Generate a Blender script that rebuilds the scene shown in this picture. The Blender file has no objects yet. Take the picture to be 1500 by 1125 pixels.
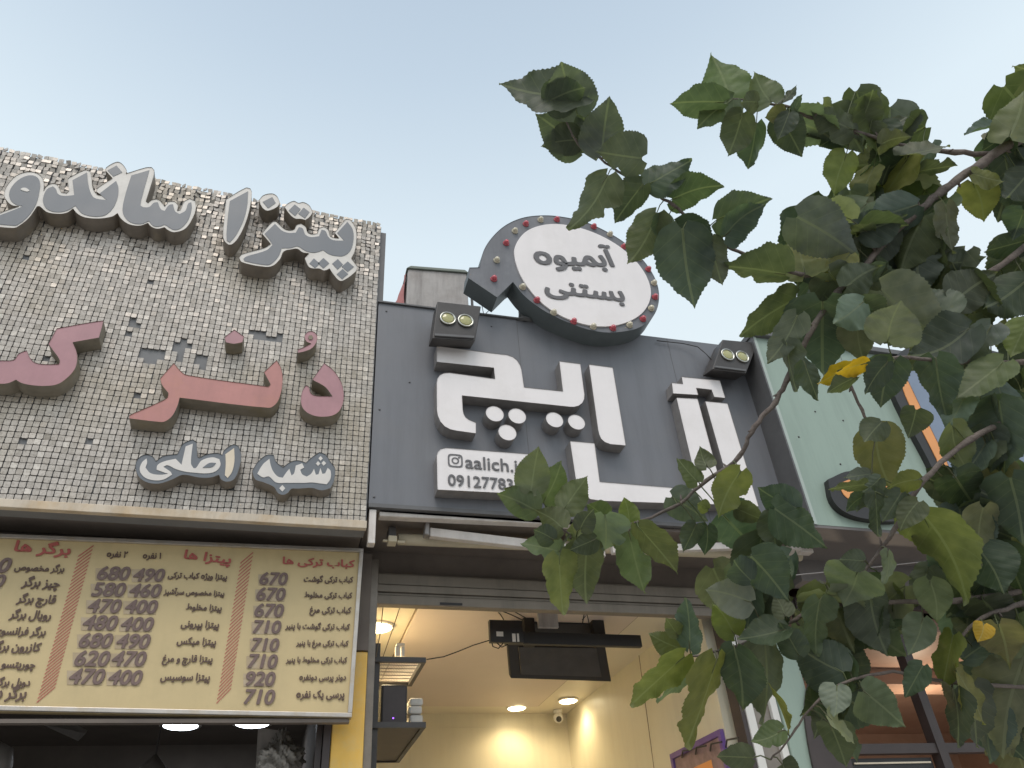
import bpy, bmesh, random, unicodedata
from math import *
from mathutils import Vector, Matrix
from mathutils.geometry import tessellate_polygon
rnd = random.Random(7)
S = bpy.context.scene; COL = S.collection
# ---------------------------------------------------------------- camera
FPX = 1127.0; ROLL, PIT, YAW = radians(-4.7), radians(36.4), radians(18.6)
CAM = Vector((0, 0, 1.6))
FW = Vector((sin(YAW)*cos(PIT), cos(YAW)*cos(PIT), sin(PIT)))
_r = Vector((cos(YAW), -sin(YAW), 0)); _u = _r.cross(FW)
RT = cos(ROLL)*_r + sin(ROLL)*_u; UP = -sin(ROLL)*_r + cos(ROLL)*_u
cd = bpy.data.cameras.new('camera'); co = bpy.data.objects.new('camera', cd); COL.objects.link(co)
cd.sensor_width = 36; cd.lens = FPX/1500*36; cd.clip_end = 3000; cd.clip_start = .02
co.matrix_world = Matrix(((RT.x, UP.x, -FW.x, CAM.x), (RT.y, UP.y, -FW.y, CAM.y), (RT.z, UP.z, -FW.z, CAM.z), (0, 0, 0, 1)))
S.camera = co
# ---------------------------------------------------------------- sky, sun, exposure
SUN_EL, SUN_ROT = radians(58), radians(200)
W = bpy.data.worlds.new('World'); S.world = W; W.use_nodes = True
nt = W.node_tree; bg = nt.nodes['Background']
sky = nt.nodes.new('ShaderNodeTexSky'); sky.sky_type = 'NISHITA'; sky.sun_disc = False
sky.sun_elevation = SUN_EL; sky.sun_rotation = SUN_ROT; sky.air_density = 1.0; sky.dust_density = 3.0; sky.ozone_density = 1.0
mixn = nt.nodes.new('ShaderNodeMix'); mixn.data_type = 'RGBA'; mixn.inputs[0].default_value = .62
tc = nt.nodes.new('ShaderNodeTexCoord'); sep = nt.nodes.new('ShaderNodeSeparateXYZ'); nt.links.new(tc.outputs['Generated'], sep.inputs[0])
rmp = nt.nodes.new('ShaderNodeValToRGB'); nt.links.new(sep.outputs[2], rmp.inputs[0])
def ramp(r, stops):
    e = r.color_ramp.elements
    while len(e) > 1: e.remove(e[-1])
    e[0].position, e[0].color = stops[0][0], (*stops[0][1], 1)
    for p, c in stops[1:]: q = e.new(p); q.color = (*c, 1)
ramp(rmp, [(0, (9.6, 10.1, 10.1)), (.6, (9.3, 10.3, 10.4)), (.72, (8.7, 9.9, 10.3)), (.85, (6.3, 7.5, 8.4)), (.95, (4.9, 6.0, 7.0))])   # thin high cloud veil
nt.links.new(sky.outputs[0], mixn.inputs[6]); nt.links.new(rmp.outputs[0], mixn.inputs[7])
nt.links.new(mixn.outputs[2], bg.inputs[0]); bg.inputs[1].default_value = .1
sl = bpy.data.lights.new('sun', 'SUN'); so = bpy.data.objects.new('sun', sl); COL.objects.link(so)
sl.energy = .85; sl.angle = radians(28); sl.color = (1, .93, .86)
sd = Vector((sin(SUN_ROT)*cos(SUN_EL), cos(SUN_ROT)*cos(SUN_EL), sin(SUN_EL)))
so.rotation_euler = sd.to_track_quat('Z', 'Y').to_euler(); so.location = (0, -3, 8)
S.view_settings.view_transform = 'Standard'; S.view_settings.look = 'None'; S.view_settings.exposure = 0.36; S.view_settings.gamma = 1
# ---------------------------------------------------------------- helpers
def at(px, py, Y):
    d = RT*(px-750) - UP*(py-562.5) + FW*FPX
    return d/d.y*Y + CAM
def atd(px, py, d): return (RT*(px-750) - UP*(py-562.5) + FW*FPX)/FPX*d + CAM
def atz(px, py, Z):
    d = RT*(px-750) - UP*(py-562.5) + FW*FPX
    return d/d.z*(Z-1.6) + CAM
def mat(name, col, rough=.6, var=.12, scale=6, metal=0, bump=0, bscale=40, emit=None, estr=0, stain=None, stain_amt=.4, stain_scale=2.5, spec=.5, coat=0, streak=0):
    m = bpy.data.materials.new(name); m.use_nodes = True; t = m.node_tree; b = t.nodes['Principled BSDF']
    g = t.nodes.new('ShaderNodeNewGeometry')
    n = t.nodes.new('ShaderNodeTexNoise'); n.inputs['Scale'].default_value = scale; n.inputs['Detail'].default_value = 6; n.inputs['Roughness'].default_value = .65
    t.links.new(g.outputs['Position'], n.inputs['Vector'])
    r = t.nodes.new('ShaderNodeValToRGB'); t.links.new(n.outputs[0], r.inputs[0])
    ramp(r, [(.25, tuple(c*(1-var) for c in col)), (.75, tuple(min(1, c*(1+var)) for c in col))])
    out = r.outputs[0]
    if stain:
        n2 = t.nodes.new('ShaderNodeTexNoise'); n2.inputs['Scale'].default_value = stain_scale; n2.inputs['Detail'].default_value = 8; n2.inputs['Roughness'].default_value = .7
        t.links.new(g.outputs['Position'], n2.inputs['Vector'])
        r2 = t.nodes.new('ShaderNodeValToRGB'); ramp(r2, [(.48, (0, 0, 0)), (.68, (stain_amt,)*3)]); t.links.new(n2.outputs[0], r2.inputs[0])
        mx = t.nodes.new('ShaderNodeMix'); mx.data_type = 'RGBA'; t.links.new(r2.outputs[0], mx.inputs[0]); t.links.new(out, mx.inputs[6]); mx.inputs[7].default_value = (*stain, 1); out = mx.outputs[2]
    if streak:
        mp = t.nodes.new('ShaderNodeMapping'); mp.inputs['Scale'].default_value = (5, 5, .5); t.links.new(g.outputs['Position'], mp.inputs[0])
        ns = t.nodes.new('ShaderNodeTexNoise'); ns.inputs['Scale'].default_value = 1.6; ns.inputs['Detail'].default_value = 7; ns.inputs['Roughness'].default_value = .7; t.links.new(mp.outputs[0], ns.inputs['Vector'])
        rs = t.nodes.new('ShaderNodeValToRGB'); ramp(rs, [(.36, (1-streak,)*3), (.52, (1, 1, 1)), (.7, (1+streak*.35,)*3)]); t.links.new(ns.outputs[0], rs.inputs[0])
        mk = t.nodes.new('ShaderNodeMix'); mk.data_type = 'RGBA'; mk.blend_type = 'MULTIPLY'; mk.inputs[0].default_value = 1; t.links.new(out, mk.inputs[6]); t.links.new(rs.outputs[0], mk.inputs[7]); out = mk.outputs[2]
        rr = t.nodes.new('ShaderNodeMapRange'); rr.inputs['To Min'].default_value = rough*.8; rr.inputs['To Max'].default_value = min(1, rough*1.35); t.links.new(n.outputs[0], rr.inputs[0]); t.links.new(rr.outputs[0], b.inputs['Roughness'])
    t.links.new(out, b.inputs['Base Color'])
    b.inputs['Roughness'].default_value = rough; b.inputs['Metallic'].default_value = metal; b.inputs['Specular IOR Level'].default_value = spec
    b.inputs['Coat Weight'].default_value = coat
    if bump:
        n3 = t.nodes.new('ShaderNodeTexNoise'); n3.inputs['Scale'].default_value = bscale; n3.inputs['Detail'].default_value = 4; t.links.new(g.outputs['Position'], n3.inputs['Vector'])
        bp = t.nodes.new('ShaderNodeBump'); bp.inputs['Strength'].default_value = bump; bp.inputs['Distance'].default_value = .01; t.links.new(n3.outputs[0], bp.inputs['Height']); t.links.new(bp.outputs[0], b.inputs['Normal'])
    if emit: b.inputs['Emission Color'].default_value = (*emit, 1); b.inputs['Emission Strength'].default_value = estr
    return m
class MB:
    def __init__(s): s.v = []; s.f = []; s.mi = []
    def add(s, vs, fs, mi=0):
        k = len(s.v); s.v += [Vector(v) for v in vs]; s.f += [tuple(i+k for i in f) for f in fs]; s.mi += [mi]*len(fs); return s
    def box(s, x0, x1, y0, y1, z0, z1, mi=0):
        return s.hexa([(x0, y0, z0), (x1, y0, z0), (x1, y0, z1), (x0, y0, z1)], [(x0, y1, z0), (x1, y1, z0), (x1, y1, z1), (x0, y1, z1)], mi)
    def hexa(s, a, b, mi=0):          # a: front quad (bl br tr tl), b: back quad
        return s.add(list(a)+list(b), [(0, 1, 2, 3), (5, 4, 7, 6), (4, 0, 3, 7), (1, 5, 6, 2), (3, 2, 6, 7), (4, 5, 1, 0)], mi)
    def tube(s, pts, rad, n=8, mi=0, cap=True):
        pts = [Vector(p) for p in pts]; k = len(s.v); N = len(pts)
        rad = rad if isinstance(rad, (list, tuple)) else [rad]*N
        prev = None
        for i, p in enumerate(pts):
            d = (pts[min(i+1, N-1)]-pts[max(i-1, 0)]).normalized()
            a = d.orthogonal().normalized() if prev is None else (prev-d*prev.dot(d)).normalized()
            prev = a; b = d.cross(a)
            for j in range(n): s.v.append(p+(a*cos(2*pi*j/n)+b*sin(2*pi*j/n))*rad[i])
        for i in range(N-1):
            for j in range(n): s.f.append((k+i*n+j, k+i*n+(j+1) % n, k+(i+1)*n+(j+1) % n, k+(i+1)*n+j)); s.mi.append(mi)
        if cap:
            s.f.append(tuple(k+j for j in range(n))[::-1]); s.mi.append(mi); s.f.append(tuple(k+(N-1)*n+j for j in range(n))); s.mi.append(mi)
        return s
    def poly(s, pts, mi=0):           # one flat concave polygon of Vectors, facing -Y
        tri = tessellate_polygon([pts]); fs = []
        for t in tri:
            a, b, c = (Vector(pts[i]) for i in t)
            fs.append(tuple(t) if (b-a).cross(c-a).y < 0 else tuple(t[::-1]))
        return s.add(pts, fs, mi)
    def walls(s, pts, y0, y1, mi=0):  # the rim of an outline, from depth y0 back to y1
        n = len(pts); vs = [(p[0], y0, p[2]) for p in pts]+[(p[0], y1, p[2]) for p in pts]
        return s.add(vs, [(i, (i+1) % n, n+(i+1) % n, n+i) for i in range(n)], mi)
    def lathe(s, prof, org, axis, n=20, mi=0):   # prof: (radius, distance along the axis)
        ax = Vector(axis).normalized(); a = ax.orthogonal().normalized(); b = ax.cross(a); k = len(s.v); org = Vector(org)
        for r, h in prof:
            for j in range(n): s.v.append(org+ax*h+(a*cos(2*pi*j/n)+b*sin(2*pi*j/n))*r)
        for i in range(len(prof)-1):
            for j in range(n): s.f.append((k+i*n+j, k+i*n+(j+1) % n, k+(i+1)*n+(j+1) % n, k+(i+1)*n+j)); s.mi.append(mi)
        s.f.append(tuple(k+(len(prof)-1)*n+j for j in range(n))); s.mi.append(mi)
        s.f.append(tuple(k+j for j in range(n))[::-1]); s.mi.append(mi)
        return s
    def build(s, name, mats, parent=None, smooth=False, bevel=0):
        mats = mats if isinstance(mats, (list, tuple)) else [mats]
        me = bpy.data.meshes.new(name)
        if parent is None:
            xs = [v.x for v in s.v]; ys = [v.y for v in s.v]; zs = [v.z for v in s.v]
            org = Vector(((min(xs)+max(xs))/2, (min(ys)+max(ys))/2, min(zs)))
        else:
            org = Vector(); q = parent
            while q: org += q.location; q = q.parent
        me.from_pydata([v-org for v in s.v], [], s.f); me.polygons.foreach_set('material_index', s.mi)
        for m in mats: me.materials.append(m)
        if smooth: me.polygons.foreach_set('use_smooth', [True]*len(s.f))
        me.update(); o = bpy.data.objects.new(name, me); COL.objects.link(o)
        if parent is None: o.location = org
        else: o.parent = parent
        if bevel:
            bv = o.modifiers.new('bevel', 'BEVEL'); bv.width = bevel; bv.segments = 2; bv.limit_method = 'ANGLE'
        return o
def tag(o, label, cat, group=None):
    o['label'] = label; o['category'] = cat
    if group: o['group'] = group
    return o
def thing(name, label, cat, loc, group=None):
    o = bpy.data.objects.new(name, None); COL.objects.link(o); o.location = loc; o.empty_display_size = .1
    return tag(o, label, cat, group)
def struct(o, kind='structure'): o['kind'] = kind; return o
def lamp(name, kind, loc, power, col, parent, size=.1, aim=(0, 0, -1), spot=None):
    l = bpy.data.lights.new(name, kind); l.energy = power; l.color = col
    if kind == 'AREA': l.shape = 'DISK'; l.size = size
    else: l.shadow_soft_size = size
    if spot: l.spot_size = spot; l.spot_blend = .8
    o = bpy.data.objects.new(name, l); COL.objects.link(o); o.parent = parent
    o.location = Vector(loc)-parent.location; o.rotation_euler = (-Vector(aim)).to_track_quat('Z', 'Y').to_euler(); return o
def smooth(pts, corner=50, sub=5):
    """closed outline: round the soft vertices (Catmull-Rom), keep the sharp ones"""
    P = [Vector((p[0], p[1])) for p in pts]; n = len(P); cr = []
    for i in range(n):
        a = P[i]-P[i-1]; b = P[(i+1) % n]-P[i]; cr.append(degrees(abs(a.angle_signed(b))) > corner if a.length and b.length else True)
    out = []
    for i in range(n):
        p1, p2 = P[i], P[(i+1) % n]; L = (p2-p1).length
        t1 = (p2-p1) if cr[i] else (P[(i+1) % n]-P[i-1]).normalized()*L
        t2 = (p2-p1) if cr[(i+1) % n] else (P[(i+2) % n]-p1).normalized()*L
        for k in range(sub):
            t = k/sub; h1 = 2*t**3-3*t*t+1; h2 = t**3-2*t*t+t; h3 = -2*t**3+3*t*t; h4 = t**3-t*t
            out.append(p1*h1+t1*h2+p2*h3+t2*h4)
    return out
def crop(pts, ox, oy, sc): return [(ox+x/sc, oy+y/sc) for x, y in pts]
def onto(pts, Y): return [at(p[0], p[1], Y) for p in pts]
# ---- lettering from the built-in font, with joined Arabic letter shapes
FORMS = {}
for cp in list(range(0xFB50, 0xFE00))+list(range(0xFE70, 0xFEFF)):
    d = unicodedata.decomposition(chr(cp)).split()
    if len(d) == 2 and d[0] in ('<isolated>', '<final>', '<initial>', '<medial>'): FORMS.setdefault(chr(int(d[1], 16)), {})[d[0][1:-1]] = chr(cp)
FORMS['\u0647']['isolated'] = 'o'      # the round final heh
def shape(s):
    out = []
    for i, ch in enumerate(s):
        f = FORMS.get(ch)
        if not f: out.append(ch); continue
        p = i > 0 and 'initial' in FORMS.get(s[i-1], {}) and 'final' in f
        n = i+1 < len(s) and 'final' in FORMS.get(s[i+1], {}) and 'initial' in f
        out.append(f.get('medial' if p and n else 'final' if p else 'initial' if n else 'isolated', ch))
    return ''.join(reversed(out))
def text_islands(s, bold, res=3):
    c = bpy.data.curves.new('t', 'FONT'); c.body = s; c.resolution_u = res
    o = bpy.data.objects.new('t', c); COL.objects.link(o)
    me = bpy.data.meshes.new_from_object(o.evaluated_get(bpy.context.evaluated_depsgraph_get()))
    vs = [v.co.copy() for v in me.vertices]; fs = [tuple(p.vertices) for p in me.polygons]
    bpy.data.objects.remove(o); bpy.data.curves.remove(c); bpy.data.meshes.remove(me)
    par = list(range(len(vs)))
    def find(i):
        while par[i] != i: par[i] = par[par[i]]; i = par[i]
        return i
    for f in fs:
        for j in f[1:]: par[find(j)] = find(f[0])
    ids = {}
    for i in range(len(vs)): vs[i].z = ids.setdefault(find(i), len(ids)) % 4
    return vs, fs
def write(mb, s, A, B, Y, bold=.015, mi=0, sy=1.0, arabic=True, slant=0):
    """letters lying on the plane at depth Y between two points of their base line"""
    vs, fs = text_islands(shape(s) if arabic else s, bold)
    x0 = min(v.x for v in vs); x1 = max(v.x for v in vs)
    a = at(A[0], A[1], Y); b = at(B[0], B[1], Y); ex = b-a; k = ex.length/(x1-x0); ex.normalize(); ez = Vector((-ex.z, 0, ex.x))
    for q, (ox, oy) in enumerate(((0, 0), (1, 0), (-1, 0), (0, .8), (0, -.8), (.7, .6), (-.7, -.6), (-.7, .6), (.7, -.6)) if bold else ((0, 0),)):
        mb.add([a+ex*((v.x-x0)+slant*v.y+ox*bold)*k+ez*(v.y+oy*bold)*k*sy+Vector((0, -.00012*v.z-.0005*q, 0)) for v in vs], fs, mi)
# ---------------------------------------------------------------- materials
M = {}
M['pave'] = mat('pavement', (.42, .40, .37), .85, .25, 3, bump=.3)
M['road'] = mat('asphalt', (.09, .088, .085), .9, .25, 9, bump=.4, bscale=120)
M['grey'] = mat('graphite_panel', (.165, .170, .188), .42, .06, 2.2, stain=(.19, .185, .185), stain_amt=.35, stain_scale=1.6, streak=0.10)
M['greyside'] = mat('graphite_return', (.12, .118, .12), .5, .15, 8)
M['white'] = mat('opal_acrylic', (.85, .80, .79), .33, .03, 4, stain=(.7, .65, .62), stain_amt=.35, stain_scale=3, coat=.2, streak=0.03)
M['whiteret'] = mat('aluminium_return', (.30, .28, .27), .4, .2, 14, metal=.3)
M['plinth'] = mat('dark_backing', (.05, .045, .045), .8, .2, 8)
M['ltrface'] = mat('slate_acrylic', (.14, .155, .175), .4, .07, 5, streak=0.05)
M['ltrrim'] = mat('pale_letter_rim', (.70, .665, .62), .5, .08, 9, stain=(.4, .36, .32), stain_amt=.3, stain_scale=6)
M['ltrret'] = mat('bronze_return', (.22, .19, .16), .5, .3, 7, stain=(.30, .24, .14), stain_amt=.4, stain_scale=5)
M['cream'] = mat('cream_acrylic', (.68, .64, .60), .4, .08, 9)
M['yellowed'] = mat('yellowed_acrylic', (.70, .60, .46), .4, .08, 9)
M['rose'] = mat('faded_red_acrylic', (.42, .215, .235), .38, .12, 5, stain=(.36, .17, .20), stain_amt=.5, stain_scale=3, bump=.03, bscale=200, streak=0.07)
M['orangered'] = mat('sunworn_red_acrylic', (.46, .20, .18), .38, .14, 6, stain=(.50, .22, .15), stain_amt=.55, stain_scale=4, bump=.03, bscale=200, streak=0.07)
M['dirty'] = mat('dirty_return', (.25, .22, .175), .7, .3, 8, stain=(.24, .19, .10), stain_amt=.6, stain_scale=5)
M['menu'] = mat('khaki_menu_film', (.62, .485, .26), .5, .06, 3, stain=(.46, .37, .20), stain_amt=.3, stain_scale=4, streak=0.035)
M['menuframe'] = mat('menu_frame', (.50, .46, .42), .35, .12, 12, metal=.5, stain=(.42, .31, .17), stain_amt=.5, stain_scale=9)
M['mred'] = mat('menu_red', (.47, .12, .10), .6, .08, 20)
M['mbrown'] = mat('menu_brown', (.135, .085, .065), .6, .1, 20)
M['mprice'] = mat('price_ink', (.185, .125, .11), .6, .2, 40)
M['sticker'] = mat('price_film', (.46, .35, .215), .45, .14, 18, stain=(.56, .47, .38), stain_amt=.5, stain_scale=25)
M['trim'] = mat('worn_cream_trim', (.62, .53, .42), .5, .12, 7, stain=(.50, .33, .15), stain_amt=.6, stain_scale=4, streak=0.15)
M['soffit'] = mat('dark_soffit', (.17, .14, .12), .7, .2, 4, stain=(.21, .175, .14), stain_amt=.5)
M['shutter'] = mat('shutter_slat', (.23, .20, .165), .55, .14, 7, metal=.2, stain=(.22, .19, .15), stain_amt=.4, stain_scale=6, streak=0.15)
M['awnwhite'] = mat('awning_white', (.66, .61, .57), .4, .08, 12, stain=(.5, .42, .36), stain_amt=.4, stain_scale=7, streak=0.15)
M['awncream'] = mat('awning_fabric', (.56, .49, .36), .8, .1, 12)
M['awngrey'] = mat('awning_cast', (.30, .28, .27), .45, .15, 14, metal=.4)
M['black'] = mat('black_plastic', (.022, .02, .02), .45, .25, 9)
M['dark'] = mat('dark_metal', (.055, .05, .048), .5, .25, 9)
M['lens'] = mat('lamp_lens', (.40, .38, .15), .12, .2, 60, coat=.6)
M['chrome'] = mat('lens_ring', (.55, .54, .48), .25, .1, 20, metal=.9)
M['bubble'] = mat('bubble_grey', (.16, .165, .182), .5, .12, 6, stain=(.24, .24, .245), stain_amt=.45, stain_scale=3, streak=0.15)
M['bubbleside'] = mat('bubble_return', (.13, .15, .155), .55, .15, 6)
M['txtgrey'] = mat('dark_vinyl', (.13, .125, .13), .5, .08, 12)
M['bulbred'] = mat('red_bulb', (.52, .075, .10), .15, .2, 60, coat=.5)
M['bulbcream'] = mat('cream_bulb', (.62, .56, .42), .15, .15, 60, coat=.5)
M['unit'] = mat('cooler_panel', (.42, .39, .37), .6, .1, 5, stain=(.24, .20, .175), stain_amt=.5, stain_scale=4, streak=0.3)
M['cloth'] = mat('faded_red_cloth', (.45, .18, .17), .9, .15, 8, bump=.3)
M['cover'] = mat('green_tarp', (.16, .18, .15), .8, .2, 8)
M['green'] = mat('sage_panel', (.30, .385, .325), .42, .035, 2, stain=(.275, .345, .30), stain_amt=.4, stain_scale=2, streak=0.1)
M['greenedge'] = mat('sage_edge', (.40, .46, .42), .5, .08, 6)
M['greenlow'] = mat('dark_lower_fascia', (.16, .145, .14), .6, .12, 3)
M['orange'] = mat('orange_acrylic', (.80, .34, .11), .4, .06, 6)
M['blueac'] = mat('blue_grey_acrylic', (.20, .25, .34), .4, .08, 6)
M['wallwarm'] = mat('cream_paint', (.72, .67, .53), .38, .05, 2.5, stain=(.6, .52, .36), stain_amt=.3, streak=0.05)
M['ceil'] = mat('skylit_ceiling_paint', (.66, .57, .51), .5, .04, 2)  # same ceiling as the border: outside light's pink put into the colour
M['ceilborder'] = mat('lamplit_ceiling_border', (.72, .66, .54), .4, .04, 2)  # yellower cream: warm lamp light on the ceiling edge put into the colour
M['seam'] = mat('seam', (.2, .15, .1), .8, .1, 9)
M['brown'] = mat('brown_interior', (.36, .235, .175), .45, .15, 3, stain=(.26, .14, .09), stain_amt=.5)
M['frame'] = mat('dark_brown_frame', (.055, .042, .04), .5, .2, 7)
M['steel'] = mat('jamb_metal', (.24, .21, .18), .45, .2, 9, metal=.4)
M['paper'] = mat('white_paper', (.66, .63, .58), .7, .08, 14)
M['white_paint'] = mat('white_paint', (.74, .72, .68), .45, .05, 9)
M['purple'] = mat('purple_frame', (.16, .09, .30), .4, .15, 9)
M['poster'] = mat('poster_print', (.28, .19, .20), .5, .35, 14)
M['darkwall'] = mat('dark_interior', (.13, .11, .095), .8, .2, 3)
M['render'] = mat('side_render', (.34, .32, .30), .85, .15, 3, bump=.3)
M['film'] = mat('clear_bag', (.5, .48, .45), .2, .2, 30, coat=.5)
M['ember'] = mat('amber_glow_paint', (.86, .52, .10), .4, .10, 4, stain=(.78, .56, .24), stain_amt=.6, stain_scale=7)  # extra bright amber: the pillar's glow is put into this colour
M['led_warm'] = mat('warm_led', (1, .9, .7), .4, 0, 5, emit=(1, .86, .55), estr=9)
M['led_cool'] = mat('cool_led', (.9, .95, 1), .4, 0, 5, emit=(.85, .92, 1), estr=9)
M['led_violet'] = mat('violet_led', (.3, .1, .8), .4, 0, 5, emit=(.3, .1, 1), estr=3)
M['bark'] = mat('bark', (.15, .12, .105), .85, .35, 30, bump=.6, bscale=90, stain=(.22, .19, .165), stain_amt=.5, stain_scale=20)
def tile_material():
    m = bpy.data.materials.new('mosaic_tile'); m.use_nodes = True; t = m.node_tree; b = t.nodes['Principled BSDF']
    g = t.nodes.new('ShaderNodeNewGeometry')
    r = t.nodes.new('ShaderNodeValToRGB'); t.links.new(g.outputs['Random Per Island'], r.inputs[0])
    ramp(r, [(0, (.43, .385, .335)), (.10, (.49, .445, .395)), (.5, (.535, .485, .435)), (.9, (.58, .53, .475)), (1, (.72, .66, .59))])
    n = t.nodes.new('ShaderNodeTexNoise'); n.inputs['Scale'].default_value = 1.7; n.inputs['Detail'].default_value = 6; t.links.new(g.outputs['Position'], n.inputs['Vector'])
    r2 = t.nodes.new('ShaderNodeValToRGB'); ramp(r2, [(.5, (0, 0, 0)), (.72, (.55, .55, .55))]); t.links.new(n.outputs[0], r2.inputs[0])
    mx = t.nodes.new('ShaderNodeMix'); mx.data_type = 'RGBA'; t.links.new(r2.outputs[0], mx.inputs[0]); t.links.new(r.outputs[0], mx.inputs[6]); mx.inputs[7].default_value = (.40, .325, .21, 1)
    n4 = t.nodes.new('ShaderNodeTexNoise'); n4.inputs['Scale'].default_value = 70; n4.inputs['Detail'].default_value = 3; t.links.new(g.outputs['Position'], n4.inputs['Vector'])
    r4 = t.nodes.new('ShaderNodeValToRGB'); ramp(r4, [(.3, (.62, .6, .58)), (.55, (1, 1, 1))]); t.links.new(n4.outputs[0], r4.inputs[0])
    m2 = t.nodes.new('ShaderNodeMix'); m2.data_type = 'RGBA'; m2.blend_type = 'MULTIPLY'; m2.inputs[0].default_value = .8; t.links.new(mx.outputs[2], m2.inputs[6]); t.links.new(r4.outputs[0], m2.inputs[7])
    t.links.new(m2.outputs[2], b.inputs['Base Color']); b.inputs['Roughness'].default_value = .38; b.inputs['Metallic'].default_value = .25
    return m
M['tile'] = tile_material()
def leaf_material():
    m = bpy.data.materials.new('mulberry_leaf'); m.use_nodes = True; t = m.node_tree; b = t.nodes['Principled BSDF']; L = t.links
    at_ = t.nodes.new('ShaderNodeAttribute'); at_.attribute_name = 'tint'
    uv = t.nodes.new('ShaderNodeUVMap'); uv.uv_map = 'leaf'; sx = t.nodes.new('ShaderNodeSeparateXYZ'); L.new(uv.outputs[0], sx.inputs[0])
    def mth(op, a, bb=None, c=None):
        k = t.nodes.new('ShaderNodeMath'); k.operation = op
        for i, q in enumerate((a, bb, c)):
            if q is None: continue
            if isinstance(q, (int, float)): k.inputs[i].default_value = q
            else: L.new(q, k.inputs[i])
        return k.outputs[0]
    av = mth('ABSOLUTE', sx.outputs[1])
    s = mth('SUBTRACT', sx.outputs[0], mth('MULTIPLY', av, .75))
    fr = mth('FRACT', mth('MULTIPLY', mth('ADD', s, 2.0), 6.0))
    tri = mth('ABSOLUTE', mth('SUBTRACT', fr, .5))
    side = mth('GREATER_THAN', tri, .465)                       # side veins
    mid = mth('LESS_THAN', av, .017)
    vein = mth('MAXIMUM', mid, mth('MULTIPLY', side, .35))
    n = t.nodes.new('ShaderNodeTexNoise'); n.inputs['Scale'].default_value = 28; n.inputs['Detail'].default_value = 5
    g = t.nodes.new('ShaderNodeNewGeometry'); L.new(g.outputs['Position'], n.inputs['Vector'])
    rr = t.nodes.new('ShaderNodeValToRGB'); ramp(rr, [(.3, (.78, .8, .76)), (.7, (1.22, 1.18, 1.15))]); L.new(n.outputs[0], rr.inputs[0])
    mu = t.nodes.new('ShaderNodeMix'); mu.data_type = 'RGBA'; mu.blend_type = 'MULTIPLY'; mu.inputs[0].default_value = 1; L.new(at_.outputs['Color'], mu.inputs[6]); L.new(rr.outputs[0], mu.inputs[7])
    mv = t.nodes.new('ShaderNodeMix'); mv.data_type = 'RGBA'; L.new(mth('MULTIPLY', vein, .68), mv.inputs[0]); L.new(mu.outputs[2], mv.inputs[6])
    lt = t.nodes.new('ShaderNodeMix'); lt.data_type = 'RGBA'; lt.inputs[0].default_value = .5; L.new(at_.outputs['Color'], lt.inputs[6]); lt.inputs[7].default_value = (.30, .33, .20, 1); L.new(lt.outputs[2], mv.inputs[7])
    L.new(mv.outputs[2], b.inputs['Base Color']); b.inputs['Roughness'].default_value = .5; b.inputs['Specular IOR Level'].default_value = .35
    bp = t.nodes.new('ShaderNodeBump'); bp.inputs['Strength'].default_value = .45; bp.inputs['Distance'].default_value = .003
    L.new(mth('ADD', mth('MULTIPLY', tri, -.8), mth('MULTIPLY', n.outputs[0], .9)), bp.inputs['Height']); L.new(bp.outputs[0], b.inputs['Normal'])
    tr = t.nodes.new('ShaderNodeBsdfTranslucent'); hs = t.nodes.new('ShaderNodeMix'); hs.data_type = 'RGBA'; hs.blend_type = 'MULTIPLY'; hs.inputs[0].default_value = 1; L.new(mv.outputs[2], hs.inputs[6]); hs.inputs[7].default_value = (1.5, 1.6, .7, 1); L.new(hs.outputs[2], tr.inputs[0])
    ms = t.nodes.new('ShaderNodeMixShader'); ms.inputs[0].default_value = .4; L.new(b.outputs[0], ms.inputs[1]); L.new(tr.outputs[0], ms.inputs[2]); L.new(ms.outputs[0], t.nodes['Material Output'].inputs[0])
    return m
M['leaf'] = leaf_material()
# ---------------------------------------------------------------- ground
mb = MB(); mb.add([(-600, -600, 0), (600, -600, 0), (600, 600, 0), (-600, 600, 0)], [(0, 1, 2, 3)]); struct(mb.build('ground', M['road']))
struct(MB().box(-40, 40, -3.6, 4.4, .004, .13).build('pavement', M['pave']))
struct(MB().box(-40, 40, -3.75, -3.6, .004, .14).build('kerb', M['render']))
# ---------------------------------------------------------------- the three shops
FY = 4.0
ps = thing('pizza_shop', 'left shop with dark open front below the tiled sign wall', 'shop', (-1.8, 6.2, 0))
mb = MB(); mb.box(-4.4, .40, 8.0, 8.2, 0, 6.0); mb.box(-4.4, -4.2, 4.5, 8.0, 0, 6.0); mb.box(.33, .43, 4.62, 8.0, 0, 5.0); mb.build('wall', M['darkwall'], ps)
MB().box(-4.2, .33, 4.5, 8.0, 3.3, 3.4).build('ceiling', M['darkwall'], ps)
MB().box(-4.4, .42, 4.16, 8.2, 5.72, 5.85).build('roof', M['render'], ps)
MB().box(-4.4, .41, 4.16, 4.5, 3.62, 3.7).build('soffit', M['soffit'], ps)
MB().box(-4.4, .42, 4.4, 4.5, 3.0, 3.615).build('beam', M['soffit'], ps)
mb = MB(); mb.box(.335, .50, 4.40, 4.60, 3.02, 3.6); mb.build('pillar_dark_top', M['soffit'], ps)  # upper pillar in dark brown: its unlit top put into the colour
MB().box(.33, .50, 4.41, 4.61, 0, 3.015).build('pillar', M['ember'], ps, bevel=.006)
mb = MB(); mb.box(.255, .285, 4.43, 4.55, 0, 2.99); mb.box(.29, .327, 4.40, 4.5, 0, 2.99); mb.build('door_jamb', M['frame'], ps)

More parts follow.
